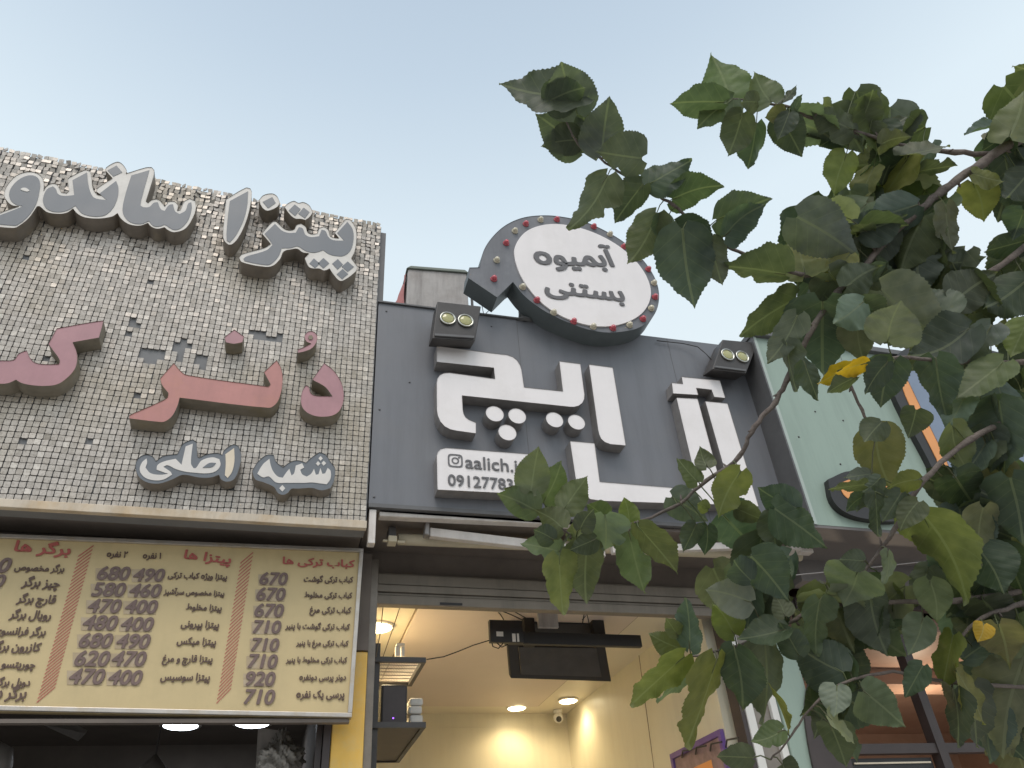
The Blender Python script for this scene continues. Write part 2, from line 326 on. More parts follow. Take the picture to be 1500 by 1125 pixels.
js = thing('juice_shop', 'middle shop with warmly lit cream interior under the dark grey sign', 'shop', (1.7, 6.0, 0))
XL, XR, YB, ZC = .56, 2.81, 7.52, 3.45
MB().box(XL-.06, XR+.1, YB, YB+.2, 0, 5.0).build('back_wall', M['wallwarm'], js)
MB().box(XR, XR+.1, 4.67, YB, 0, 5.0).build('side_wall', M['wallwarm'], js)
MB().box(XL-.1, XL-.02, 4.62, YB, 0, 5.0).build('side_wall', M['wallwarm'], js)
MB().box(XL-.02, XR, 4.62, YB, ZC, ZC+.1).build('ceiling', M['ceilborder'], js)
mb = MB(); mb.box(.86, 2.42, 4.7, 7.22, ZC-.012, ZC-.001); mb.build('ceiling_panel', M['ceil'], js, bevel=.003)
MB().box(XL-.02, XR, 4.55, YB, -.02, .16).build('floor', M['pave'], js)
MB().box(.44, 3.42, 4.44, YB+.2, 5.02, 5.1).build('roof', M['render'], js)
MB().box(.43, 3.41, 4.02, 4.62, 3.69, 3.72).build('soffit', M['soffit'], js)
MB().box(.44, 3.41, 4.56, 4.66, 3.46, 3.69).build('header_panel', M['soffit'], js)
sh = MB()
for k, (z0, z1, y) in enumerate(((3.455, 3.52, 4.50), (3.405, 3.45, 4.492), (3.385, 3.40, 4.50))): sh.box(.53, 3.02, y, 4.56, z0, z1)
sh.box(.53, 3.02, 4.485, 4.55, 3.325, 3.38)
sh.box(.53, 3.02, 4.51, 4.545, 3.33, 3.53)
sr = sh.build('roller_shutter', M['shutter'], js, bevel=.004)
mb = MB(); mb.box(.93, 1.07, 4.478, 4.4845, 3.332, 3.345); mb.build('shutter_handle', M['black'], sr)
mb = MB(); mb.box(.505, .55, 4.47, 4.60, 0, 3.6); mb.build('door_jamb', M['steel'], js, bevel=.004)
mb = MB(); mb.box(2.84, 2.87, 4.49, 4.6, 0, 3.32); mb.build('door_seal', M['frame'], js)
mb = MB(); mb.box(2.873, 2.93, 4.48, 4.6, 0, 3.32); mb.build('door_jamb', M['white_paint'], js, bevel=.004)
mb = MB(); mb.box(2.931, 3.055, 4.50, 4.6, 0, 3.32); mb.build('shutter_guide', M['steel'], js, bevel=.004)
mb = MB(); mb.box(3.056, 3.105, 4.475, 4.6, 0, 3.32); mb.build('door_jamb', M['white_paint'], js, bevel=.004)
mb = MB(); mb.box(.848, .8585, 4.7, 7.23, ZC-.004, ZC-.001); mb.box(2.4215, 2.432, 4.7, 7.23, ZC-.004, ZC-.001); mb.box(.8588, 2.4212, 7.2205, 7.23, ZC-.004, ZC-.001); mb.build('ceiling_joint', M['seam'], js)
c0 = Vector((2.805, YB, ZC)); mb = MB()
mb.tube([at(936, 960, 5.5*1.0), at(958, 1125, 5.5)], .003, 5); w = mb.build('wall_cable', M['seam'], js)
mb = MB(); mb.box(XR-.006, XR-.001, 4.6, YB, 2.2, 2.204); mb.box(XL, XR, YB-.004, YB-.001, 3.33, 3.334); mb.build('panel_joint', M['ceilborder'], js)

gs = thing('green_shop', 'right shop with sage green column and brown interior behind the leaves', 'shop', (5, 6, 0))
MB().box(3.11, 3.34, 4.46, 4.75, 0, 3.55).build('column', M['green'], gs, bevel=.006)
arch = [(1196, 960), (1184, 1000), (1179, 1040), (1183, 1080), (1192, 1125), (1210, 1190), (1275, 1190), (1250, 1125), (1228, 1040), (1215, 960)]
mb = MB(); P = onto(smooth(arch, 60), 4.44); mb.poly(P); mb.walls(P, 4.44, 4.455); mb.build('door_surround', M['frame'], gs)
MB().box(3.35, 8, 8.0, 8.2, 0, 5.2).build('back_wall', M['brown'], gs)
MB().box(7.8, 8, 4.5, 8.0, 0, 5.2).build('side_wall', M['brown'], gs)
MB().box(3.15, 3.34, 4.76, 8.0, 0, 5.2).build('side_wall', M['brown'], gs)
mb = MB(); mb.box(3.34, 7.8, 4.7, 8.0, 3.35, 3.45); mb.box(3.34, 7.8, 5.6, 5.9, 3.22, 3.348); mb.box(4.9, 5.2, 5.91, 8, 3.25, 3.347); mb.build('ceiling', M['brown'], gs)
MB().box(3.35, 7.8, 4.65, 8.0, .02, .15).build('floor', M['ceil'], gs)
MB().box(3.43, 8, 4.35, 8.2, 5.2, 5.3).build('roof', M['render'], gs)
MB().box(3.43, 8, 4.05, 4.7, 3.72, 3.79).build('soffit', M['greenlow'], gs)
MB().box(3.42, 8, 4.28, 4.42, 3.52, 3.715).build('lower_fascia', M['greenlow'], gs, bevel=.004)
mb = MB()
for x in (3.52, 4.30, 5.1, 5.9, 6.7): mb.box(x, x+.07, 4.55, 4.63, 0, 3.5)
for z in (2.48, 3.46): mb.box(3.35, 7.8, 4.56, 4.62, z, z+.06)
mb.build('window_frame', M['frame'], gs)
mb = MB(); mb.box(3.62, 4.26, 4.6, 4.61, 2.02, 2.46); mb.build('display_board', M['black'], gs)
mb = MB(); print_m = mat('yellow_print', (.62, .40, .06), .5, .3, 20)
for k in range(60):
    x = 3.70+rnd.random()*.5; z = 2.1+rnd.random()*.26; a = rnd.random()*3; l = .015+rnd.random()*.03
    mb.add([(x-l*cos(a), 4.597-.0002*k/10, z-l*sin(a)), (x+.008*sin(a), 4.597-.0002*k/10, z-.012), (x+l*cos(a), 4.597-.0002*k/10, z+l*sin(a)), (x-.008, 4.597-.0002*k/10, z+.012)], [(0, 1, 2, 3)])
MB().box(3.64, 4.24, 4.59, 4.598, 2.425, 2.435).build('display_border', M['yellowed'], gs)
mb.build('display_print', print_m, gs)
def downlight(p, r, matl, label, power, col, drop=.05, group=None):
    t = thing('downlight', label, 'ceiling light', p, group)
    mb = MB(); mb.lathe([(r*1.18, .0), (r*1.18, -.012), (r, -.014)], p, (0, 0, 1), 28); mb.build('trim_ring', M['white_paint'], t, True)
    mb = MB(); mb.lathe([(r*.98, -.0145), (r*.9, -.02), (.001, -.024)], p, (0, 0, 1), 28); mb.build('diffuser', matl, t, True)
    lamp('lamp_light', 'SPOT' if drop < .1 else 'POINT', Vector(p)+Vector((0, 0, -drop)), power, col, t, r*.7, spot=radians(160) if drop < .1 else None); return t
WARM = (1, .79, .46)
downlight(atz(750, 1042, ZC-.001)-Vector((0, .16, 0)), .085, M['led_warm'], 'round warm ceiling light lighting the cream back wall', 14, WARM, group='warm ceiling lights')
downlight(atz(832, 1025, ZC-.001), .085, M['led_warm'], 'round warm ceiling light beside the right wall and camera', 11, WARM, group='warm ceiling lights')
downlight(atz(553, 917, ZC-.001), .10, M['led_warm'], 'round warm ceiling light above the mesh shelf at left', 120, WARM, group='warm ceiling lights')
downlight(atz(265, 1061, 3.299), .14, M['led_cool'], 'round cool white light in the dark shop, left of two', 6, (.85, .92, 1), group='cool ceiling lights')
downlight(atz(370, 1058, 3.299), .14, M['led_cool'], 'round cool white light in the dark shop, right of two', 6, (.85, .92, 1), group='cool ceiling lights')
downlight(atz(1345, 986, 3.349), .07, M['led_warm'], 'small amber ceiling light in the brown interior behind leaves', 20, (1, .80, .58), drop=.55)
# no lamp on the pillar: its glow is put into the bright amber paint
# ---------------------------------------------------------------- mosaic sign wall
mw = thing('mosaic_sign_wall', 'large sign wall clad in small pale square mosaic tiles above the left shop', 'sign wall', (-1.6, 4.05, 3.55))
XLm, XRm = -3.6, .408
def ztop(x): return 6.075 + (.408-x)*.056
def zbot(x): return 3.60 + (x-.408)*.004
MB().hexa([(XLm, FY, zbot(XLm)-.02), (.412, FY, zbot(.4)-.02), (.412, FY, ztop(.4)-.02), (XLm, FY, ztop(XLm)-.02)], [(XLm, 4.14, 3.58), (.412, 4.14, 3.58), (.412, 4.14, ztop(.4)-.02), (XLm, 4.14, ztop(XLm)-.02)]).build('backing_board', mat('board_grey', (.20, .20, .205), .7, .1, 5), mw)
MB().box(.4125, .452, 4.02, 4.13, 5.31, 6.02).build('side_cover', M['greyside'], mw)
NR = 70; NC = int((XRm-XLm)/.0345); holes = []
for hx, hy, r in ((196, 476, 8), (190, 490, 6), (232, 520, 9), (212, 520, 9), (222, 528, 8), (262, 512, 9), (270, 508, 10), (262, 524, 6), (296, 530, 9), (300, 538, 6), (378, 493, 9), (396, 498, 9), (410, 498, 7), (204, 579, 6), (66, 527, 6), (40, 382, 6), (220, 415, 6)):
    p = at(hx, hy, FY); holes.append((p.x, p.z, r*.0033))
tb = MB()
cw = [1+.05*rnd.uniform(-1, 1) for _ in range(NC)]
for i in range(NC):
    x = XLm+(i+.5)*(XRm-XLm)/NC; w0 = (XRm-XLm)/NC
    colt = rnd.gauss(0, .05)
    for j in range(NR):
        f = (j+.5)/NR; z0 = zbot(x); z1 = ztop(x); hh = (z1-z0)/NR
        z = z0+(z1-z0)*f + rnd.gauss(0, .0006) + .003*sin(i*.4)
        if any((x-a)**2+(z-b)**2 < r*r*1.4 for a, b, r in holes): continue
        top = max(0, f-.62)/.38
        if rnd.random() < .002: continue
        jx = rnd.gauss(0, .0007+.0028*top); a = rnd.gauss(.10, .045+.15*top); bta = rnd.gauss(colt, .035+.18*top); g = rnd.gauss(0, .02+.09*top)
        hw = w0*.436; hz = hh*.427; ctr = Vector((x+jx, 3.984-.004*top*rnd.random(), z+hz))
        rot = Matrix.Rotation(a, 3, 'X') @ Matrix.Rotation(bta, 3, 'Z') @ Matrix.Rotation(g, 3, 'Y')
        c = hw*.28
        fr = [(-hw+c, -2*hz), (hw-c, -2*hz), (hw, -2*hz+c), (hw, -c*.4), (hw-c*.4, 0), (-hw+c*.4, 0), (-hw, -c*.4), (-hw, -2*hz+c)]
        V = [ctr+rot @ Vector((u, 0, v)) for u, v in fr]+[ctr+rot @ Vector((u, .006, v)) for u, v in fr]
        tb.add(V, [(0, 1, 2, 3, 4, 5, 6, 7)]+[(k, 8+k, 8+(k+1) % 8, (k+1) % 8) for k in range(8)])
tb.build('mosaic_tiles', M['tile'], mw)
MB().hexa([(XLm, 3.962, 3.538), (.412, 3.962, 3.553), (.412, 3.962, 3.60), (XLm, 3.962, 3.583)], [(XLm, 3.999, 3.538), (.412, 3.999, 3.553), (.412, 3.999, 3.60), (XLm, 3.999, 3.583)]).build('bottom_trim', M['trim'], mw, bevel=.003)
# ---------------------------------------------------------------- channel letters
def letter(label, outer, depth, wall, face_m, ret_m, inlays=(), inlay_m=None, corner=50, sub=5, lip=.004, group=None, name='channel_letter', extra=(), holes=()):
    Y = wall-depth
    P = onto(smooth(outer, corner, sub) if sub > 1 else [Vector(p) for p in outer], Y)
    zs = min(p.z for p in P); xs = sum(p.x for p in P)/len(P)
    t = thing(name, label, 'sign letter', (xs, wall, zs), group)
    MB().poly(P).build('letter_face', face_m, t)
    MB().walls(P, Y-lip, wall-.001).build('letter_return', ret_m, t)
    for k, q in enumerate(inlays):
        Q = onto(smooth(q, corner, sub) if sub > 1 else [Vector(p) for p in q], Y-.003)
        mb = MB().poly(Q); mb.walls(Q, Y-.003, Y+.001); mb.build('letter_inlay', inlay_m[k] if isinstance(inlay_m, (list, tuple)) else inlay_m, t)
    for k, (q, m_) in enumerate(extra):
        Q = onto(smooth(q, corner, sub), Y-.006); mb = MB().poly(Q); mb.walls(Q, Y-.006, Y-.0025); mb.build('letter_counter', m_, t)
    return t
g1 = 'slate letters of the top line on the mosaic wall'; g2 = 'red letters of the middle line on the mosaic wall'; g3 = 'small cream words at the bottom of the mosaic wall'
A = lambda p: crop(p, 290, 200, 4.5)
D1 = .115; W1 = 3.985
letter('tall slanted slate alef stroke with pale rim, left end of the word', A([(185, 415), (315, 340), (345, 345), (355, 372), (340, 480), (310, 580), (265, 670), (225, 712), (200, 715), (175, 690), (165, 650), (175, 520)]), D1, W1, M['ltrrim'], M['ltrret'],
       [A([(210, 425), (330, 360), (325, 450), (300, 550), (250, 650), (210, 697), (190, 685), (188, 640), (198, 520)])], M['ltrface'], group=g1)
letter('single slate diamond dot with pale rim beside the tall alef', A([(403, 420), (430, 390), (487, 378), (520, 395), (540, 438), (522, 465), (468, 490), (440, 485), (415, 455)]), D1, W1, M['ltrrim'], M['ltrret'],
       [A([(427, 430), (490, 398), (512, 437), (462, 472)])], M['ltrface'], group=g1)
letter('double slate diamond dots with pale rim above the toothed letters', A([(570, 465), (590, 445), (632, 427), (662, 440), (695, 435), (735, 458), (757, 500), (735, 532), (708, 552), (680, 545), (640, 542), (605, 515)]), D1, W1, M['ltrrim'], M['ltrret'],
       [A([(598, 487), (638, 447), (677, 478), (640, 522)]), A([(662, 507), (697, 468), (735, 497), (705, 538)])], M['ltrface'], group=g1)
letter('long toothed slate letter body with five diamond dots below, pale rim', A([(420, 640), (490, 565), (515, 560), (530, 575), (570, 610), (605, 620), (635, 612), (650, 585), (680, 575), (710, 597), (722, 630), (750, 645), (788, 640), (800, 607), (830, 595), (858, 615), (870, 655), (895, 668), (930, 672), (900, 635), (975, 545), (1005, 552), (1040, 610), (1045, 680), (1032, 760), (1010, 803), (1050, 858), (1040, 890), (960, 950), (930, 950), (890, 907), (868, 872), (832, 885), (800, 872), (762, 872), (730, 860), (703, 802), (732, 772), (690, 765), (655, 742), (620, 745), (565, 760), (540, 810), (490, 855), (430, 860), (290, 830), (270, 800), (290, 777), (440, 735), (480, 710), (455, 680)]), D1, W1, M['ltrrim'], M['ltrret'],
       [A([(440, 640), (508, 575), (555, 620), (600, 635), (645, 633), (665, 597), (690, 605), (707, 645), (742, 662), (798, 657), (815, 614), (840, 622), (860, 662), (892, 682), (965, 686), (918, 635), (985, 562), (1020, 612), (1025, 682), (1005, 750), (960, 785), (905, 785), (860, 772), (825, 748), (770, 764), (715, 755), (655, 722), (615, 733), (552, 735), (530, 790), (480, 840), (440, 845), (310, 820), (300, 805), (320, 790), (450, 750), (492, 714), (472, 680)]),
        A([(735, 836), (764, 803), (803, 836), (772, 866)]), A([(790, 835), (827, 800), (865, 834), (827, 868)]), A([(885, 837), (922, 807), (955, 842), (920, 876)]), A([(947, 857), (987, 823), (1028, 858), (987, 891)]), A([(915, 907), (953, 872), (990, 905), (950, 939)])], M['ltrface'], group=g1)
B = lambda p: crop(p, 0, 200, 4.5)
letter('long slate letters with a rounded loop at the left frame edge, pale rim', B([(-150, 560), (-60, 530), (40, 490), (100, 470), (125, 462), (80, 455), (42, 420), (28, 378), (50, 320), (110, 258), (180, 235), (235, 240), (275, 268), (290, 312), (288, 362), (305, 332), (340, 312), (375, 318), (392, 345), (405, 370), (440, 375), (455, 360), (447, 280), (462, 270), (560, 222), (595, 230), (603, 260), (612, 340), (640, 383), (670, 390), (636, 365), (642, 343), (742, 277), (695, 225), (702, 205), (768, 170), (802, 180), (835, 225), (830, 247), (960, 207), (1000, 205), (1018, 225), (1010, 272), (962, 428), (976, 440), (1000, 420), (1040, 415), (1070, 440), (1085, 463), (1110, 430), (1150, 430), (1176, 455), (1168, 490), (1190, 485), (1215, 430), (1250, 410), (1285, 425), (1292, 470), (1270, 540), (1220, 610), (1150, 633), (1110, 620), (1085, 600), (1040, 610), (1000, 598), (975, 572), (920, 590), (850, 580), (800, 545), (775, 507), (738, 530), (650, 543), (560, 535), (510, 510), (482, 477), (440, 505), (380, 512), (310, 500), (262, 462), (244, 463), (190, 540), (115, 598), (80, 605), (-60, 592), (-150, 580)]), D1, W1, M['ltrrim'], M['ltrret'],
       [B([(-140, 565), (-60, 540), (40, 503), (135, 466), (150, 457), (110, 450), (72, 420), (60, 380), (75, 335), (125, 283), (190, 256), (240, 265), (263, 300), (258, 370), (235, 450), (180, 530), (112, 583), (80, 585), (-60, 572)]),
        B([(285, 400), (310, 347), (348, 328), (368, 345), (380, 375), (402, 388), (450, 390), (489, 385), (478, 287), (573, 237), (585, 330), (610, 393), (640, 410), (704, 418), (655, 376), (765, 292), (780, 335), (775, 400), (745, 470), (690, 518), (610, 525), (540, 505), (496, 455), (440, 488), (370, 497), (312, 478), (286, 440)]),
        B([(710, 222), (768, 191), (806, 235), (747, 262)]),
        B([(866, 256), (985, 221), (930, 420), (925, 453), (945, 465), (985, 463), (1013, 437), (1040, 432), (1060, 478), (1085, 490), (1113, 452), (1140, 446), (1155, 493), (1185, 510), (1223, 487), (1240, 442), (1260, 432), (1264, 470), (1240, 550), (1192, 603), (1145, 614), (1085, 581), (1060, 590), (1015, 590), (980, 556), (930, 575), (862, 565), (817, 520), (808, 470), (830, 370)])], M['ltrface'], group=g1,
       extra=[(B([(133, 347), (152, 337), (175, 340), (196, 356), (180, 362), (155, 357)]), M['ltrrim'])])
C_ = lambda p: crop(p, 180, 440, 3.75)
R_ = lambda p: crop(p, 0, 440, 4.687)
D2 = .105; W2 = 3.985
letter('small faded red comma shaped vowel mark above the hooked letter', C_([(1000, 215), (998, 192), (1018, 173), (1048, 174), (1067, 198), (1061, 235), (1032, 268), (990, 284), (960, 290), (961, 272), (1000, 256), (1034, 238), (1012, 230)]), D2, W2, M['rose'], M['dirty'], group=g2,
       extra=[(C_([(1018, 203), (1024, 192), (1038, 191), (1045, 203), (1038, 214), (1024, 214)]), M['dirty'])])
letter('small faded red pentagon dot above the long letter', C_([(558, 203), (612, 162), (666, 200), (656, 232), (610, 240), (566, 232)]), D2, W2, M['rose'], M['dirty'], group=g2, corner=30)
letter('faded red hooked letter at the right end of its line', C_([(1040, 437), (1105, 345), (1160, 390), (1203, 460), (1213, 530), (1200, 590), (1170, 625), (1120, 640), (1050, 635), (997, 605), (978, 560), (985, 500), (1005, 468), (1020, 475), (1032, 510), (1062, 525), (1150, 527), (1112, 478)]), D2, W2, M['rose'], M['dirty'], group=g2)
letter('long orange red letter with raised horn ends in the middle line', C_([(205, 430), (280, 345), (315, 387), (350, 411), (800, 475), (811, 462), (775, 395), (845, 330), (871, 380), (877, 450), (862, 530), (837, 574), (800, 592), (312, 536), (300, 580), (272, 635), (237, 664), (210, 670), (35, 650), (35, 632), (200, 560), (244, 535), (250, 510), (215, 465)]), D2, W2, M['orangered'], M['dirty'], group=g2)
letter('wide faded rose letters with slanted top arm at the left frame edge', R_([(-260, 440), (-180, 470), (-90, 430), (0, 415), (95, 410), (130, 367), (185, 345), (205, 393), (240, 428), (300, 440), (405, 440), (410, 410), (365, 345), (333, 300), (390, 195), (580, 160), (712, 140), (680, 258), (500, 290), (525, 350), (530, 420), (510, 480), (455, 540), (390, 580), (300, 590), (220, 585), (150, 570), (110, 547), (60, 570), (0, 575), (-100, 560), (-260, 580)]), D2, W2, M['rose'], M['dirty'], group=g2)
D3 = .085
letter('small cream word piece with grey outline, left of the two bottom words', C_([(70, 900), (92, 862), (130, 848), (165, 860), (182, 885), (220, 857), (300, 845), (330, 790), (383, 765), (405, 780), (410, 860), (420, 865), (460, 847), (520, 840), (546, 850), (556, 825), (605, 793), (635, 800), (650, 850), (640, 920), (612, 982), (572, 998), (540, 985), (528, 960), (480, 975), (420, 975), (330, 960), (272, 985), (200, 1008), (130, 1000), (82, 962)]), D3, W2, M['ltrface'], M['ltrret'],
       [C_([(93, 935), (103, 893), (130, 868), (133, 890), (124, 918), (150, 948), (200, 958), (250, 953), (185, 930), (190, 905), (225, 885), (290, 870), (322, 903), (345, 802), (384, 787), (374, 895), (388, 922), (402, 920), (432, 880), (490, 862), (530, 872), (536, 905), (510, 938), (460, 950), (390, 946), (340, 940), (290, 926), (245, 905), (222, 914), (262, 942), (270, 957), (222, 984), (170, 988), (120, 972)]),
        C_([(563, 845), (611, 811), (613, 880), (600, 940), (576, 975), (560, 960), (565, 900)])], [M['cream'], M['yellowed']], group=g3,
       extra=[(C_([(438, 918), (475, 893), (512, 893), (490, 914)]), M['ltrface'])])
letter('small cream word piece with grey outline, right of the two bottom words', C_([(710, 940), (738, 892), (790, 850), (828, 850), (842, 888), (880, 918), (918, 890), (960, 880), (1005, 893), (1040, 862), (1080, 835), (1115, 850), (1140, 888), (1165, 925), (1160, 990), (1140, 1033), (1090, 1045), (1040, 1032), (960, 1036), (925, 1037), (907, 1058), (880, 1070), (852, 1060), (830, 1027), (770, 1000), (728, 985)]), D3, W2, M['ltrface'], M['ltrret'],
       [C_([(738, 952), (768, 902), (805, 870), (812, 905), (826, 940), (852, 968), (878, 974), (900, 942), (915, 925), (926, 962), (940, 950), (950, 907), (985, 895), (996, 918), (974, 930), (985, 955), (1010, 968), (1034, 952), (1050, 925), (1060, 958), (1075, 955), (1085, 920), (1096, 953), (1111, 950), (1125, 920), (1141, 937), (1140, 980), (1120, 1010), (1080, 1005), (1040, 1000), (1000, 1002), (950, 1002), (900, 1002), (842, 1000), (802, 967), (770, 972)]),
        C_([(1086, 855), (1098, 868), (1086, 881), (1074, 868)]), C_([(1072, 883), (1085, 896), (1072, 909), (1060, 896)]), C_([(1103, 881), (1117, 894), (1103, 908), (1091, 894)]), C_([(876, 1014), (892, 1032), (876, 1050), (859, 1032)])], M['cream'], group=g3)
# ---------------------------------------------------------------- menu board
MY = 4.25
TL, TR, BR_, BL = [at(*p, MY) for p in ((-330, 770), (532, 805), (515, 1052), (-300, 1036))]
mn = thing('menu_board', 'khaki lightbox price menu with brown prices hanging below the mosaic wall', 'menu board', ((TL.x+TR.x)/2, MY, BR_.z))
bk = Vector((0, .045, 0))
MB().hexa([BL, BR_, TR, TL], [v+bk for v in (BL, BR_, TR, TL)]).build('panel', M['menu'], mn)
mb = MB()
def bar(mb, a, b, w, y0, y1, up):
    e = (b-a).normalized(); n = Vector((-e.z, 0, e.x))*w*up
    q = [a, b, b+n, a+n] if up > 0 else [a+n, b+n, b, a]
    mb.hexa([Vector((p.x, y0, p.z)) for p in q], [Vector((p.x, y1, p.z)) for p in q])
fw_ = .022
bar(mb, TL, TR, fw_, MY-.018, MY-.001, -1); bar(mb, BL, BR_, fw_, MY-.018, MY-.001, 1)
a = BR_+Vector((0, 0, fw_)); b = TR-Vector((0, 0, fw_)); mb.hexa([(a.x-fw_, MY-.017, a.z), (a.x, MY-.017, a.z), (b.x, MY-.017, b.z), (b.x-fw_, MY-.017, b.z)], [(a.x-fw_, MY-.001, a.z), (a.x, MY-.001, a.z), (b.x, MY-.001, b.z), (b.x-fw_, MY-.001, b.z)])
mb.build('frame', M['menuframe'], mn, bevel=.003)
MB().box(TL.x, BR_.x-.01, MY+.001, MY+.045, BR_.z-.02, BR_.z-.002).build('underside', M['soffit'], mn)
mb = MB(); ty = MY-.003
for s, a, b in (('کباب ترکی ها', (414, 826), (519, 831)), ('پیتزا ها', (269, 818), (337, 826)), ('برگر ها', (20, 807), (101, 813))): mb = MB(); write(mb, s, a, b, ty, .034, sy=.78); mb.build('heading_text', M['mred'], mn)
items = [('کباب ترکی گوشت', (445, 852), (517, 853)), ('کباب ترکی مخلوط', (446, 875), (515.6, 876)), ('کباب ترکی مرغ', (453.7, 897), (514, 898)), ('کباب ترکی گوشت با پنیر', (418, 920.5), (512, 922)), ('کباب ترکی مرغ با پنیر', (434, 945), (510, 946)), ('کباب ترکی مخلوط با پنیر', (419, 970), (508, 970.5)), ('دونر پرسی دونفره', (438.5, 996), (506.4, 996)), ('پرسی یک نفره', (434, 1022), (504, 1022)),
 ('پیتزا ویژه کباب ترکی', (246, 846), (332, 849)), ('پیتزا مخصوص سرآشپز', (240, 870), (328, 873)), ('پیتزا مخلوط', (272.5, 893), (324, 895)), ('پیتزا پپرونی', (265, 918), (320, 920)), ('پیتزا میکس', (259, 943), (315.5, 945)), ('پیتزا قارچ و مرغ', (237.7, 969), (310.6, 970)), ('پیتزا سوسیس', (235, 996), (306.6, 997)),
 ('برگر مخصوص', (21, 835), (93, 838)), ('چیز برگر', (32, 858), (86, 861)), ('قارچ برگر', (24.4, 882), (80, 884)), ('رویال برگر', (13.7, 905), (73.4, 907)), ('برگر فرانسوی', (-10, 929), (65.5, 931)), ('کازرون برگر', (-12, 952), (57.7, 954)), ('چوریتسو برگر', (-25, 977), (50.5, 979)), ('دوبل برگر', (-8, 1004), (42.8, 1005)), ('برگر دونر', (-30, 1022), (36.6, 1023)),
 ('۱ نفره', (209, 818), (235, 818.5)), ('۲ نفره', (156, 815.5), (185.5, 817))]
for s, a, b in items: mb = MB(); write(mb, s, a, b, ty, .040, sy=1.2); mb.build('item_text', M['mbrown'], mn)
for (lt, lb, rt, rb, n) in (((114.5, 815), (53.5, 1029), (137, 799), (81, 1006), 36), ((352, 825), (317, 1030), (371, 809), (338.5, 1008), 34)):
    mb = MB()
    for k in range(n+1):
        f = k/n; p = [lt[i]+(lb[i]-lt[i])*f for i in (0, 1)]; q = [rt[i]+(rb[i]-rt[i])*f for i in (0, 1)]
        mb.add([at(p[0], p[1]+1, ty), at(q[0], q[1]+1, ty), at(q[0], q[1]-.7, ty), at(p[0], p[1]-.7, ty)], [(0, 1, 2, 3)])
    mb.build('hatching', M['mred'], mn)
prices = [('670', 379.5, 419, 856, 15), ('670', 375, 415.6, 879, 16), ('670', 372, 413, 903, 16), ('710', 369.5, 409, 927, 16), ('710', 367, 406, 953, 17.5), ('710', 362, 403.6, 978, 17), ('920', 357.6, 400, 1004, 17.5), ('710', 356, 399.4, 1031, 19.5),
 ('490', 194, 237.7, 851, 17.5), ('460', 188, 232.7, 874, 18), ('400', 181.7, 227, 898, 18), ('400', 175.5, 221, 923.5, 18.5), ('490', 169, 215.8, 949, 19), ('470', 162, 209.8, 975, 18), ('400', 157, 204, 1002.5, 18.5),
 ('680', 141, 186.7, 849, 17), ('580', 134, 180, 873, 18), ('470', 127, 173.5, 897, 18), ('480', 119.5, 168, 922, 18), ('680', 114, 160.5, 948, 19), ('620', 107.5, 156, 975, 19.5), ('470', 99, 148.6, 1001.5, 19.5), ('0', -6, 10, 838, 16), ('0', -12, 2, 860, 16)]
for s, x0, x1, y, h in prices:
    mb = MB()
    if y < 1010: mb.add([at(x0-1, y+1.5, MY-.002), at(x1+1, y+2.2, MY-.002), at(x1+1, y-h+1, MY-.002), at(x0-1, y-h+.2, MY-.002)], [(0, 1, 2, 3)], 1)
    write(mb, s, (x0, y), (x1, y+.8), MY-.0035, .036, 0, arabic=False, sy=1.0, slant=.12)
    mb.build('price_sticker', [M['mprice'], M['sticker']], mn)
# ---------------------------------------------------------------- grey fascia sign and its letters
fs_ = thing('fascia_sign', 'wide dark grey sign panel above the middle shop', 'shop sign', (1.9, 4.2, 3.72))
mb = MB().hexa([(.42, FY, 3.725), (3.395, FY, 3.745), (3.395, FY, 5.345), (.42, FY, 5.285)], [(.42, 4.43, 3.725), (3.395, 4.43, 3.745), (3.395, 4.43, 5.345), (.42, 4.43, 5.285)]); mb.build('panel', M['grey'], fs_)
mb = MB(); mb.hexa([(.42, 3.985, 3.700), (3.395, 3.985, 3.720), (3.395, 3.985, 3.744), (.42, 3.985, 3.7245)], [(.42, 4.02, 3.700), (3.395, 4.02, 3.720), (3.395, 4.02, 3.744), (.42, 4.02, 3.7245)]); mb.build('bottom_trim', M['greyside'], fs_)
mb = MB(); mb.hexa([(.415, 3.985, 5.286), (2.2, 3.985, 5.322), (2.2, 3.985, 5.334), (.415, 3.985, 5.298)], [(.415, 4.1, 5.286), (2.2, 4.1, 5.322), (2.2, 4.1, 5.334), (.415, 4.1, 5.298)]); mb.build('top_trim', M['greyside'], fs_)
mb = MB()
for px_ in ((1148, 560),): pass
G = lambda p: crop(p, 620, 490, 4.328)
H = lambda p: crop(p, 900, 470, 3.125)
D4 = .095; g4 = 'white letters on the dark grey sign'
def wl(label, pts, **k): return letter(label, pts, D4, FY, M['white'], M['whiteret'], group=g4, sub=k.pop('sub', 1), **k)
def rnd_corner(*p): return list(p)
wl('big white angular hooked letters at the left of the grey sign', G([(85, 75), (500, 127), (535, 131), (568, 143), (595, 165), (613, 195), (622, 225), (638, 335), (885, 361), (862, 170), (995, 187), (1021, 380), (1019, 410), (1007, 435), (985, 452), (955, 460), (925, 459), (245, 388), (250, 480), (256, 505), (268, 525), (288, 541), (333, 560), (333, 628), (210, 611), (170, 602), (135, 583), (108, 553), (92, 515), (86, 480), (85, 310), (90, 280), (105, 258), (130, 246), (165, 243), (455, 282), (447, 212), (85, 175)]))
wl('white slanted bar letter with rounded foot, middle of the grey sign', G([(1050, 190), (1200, 210), (1283, 705), (1185, 696), (1150, 683), (1127, 662), (1115, 635), (1108, 605)]))
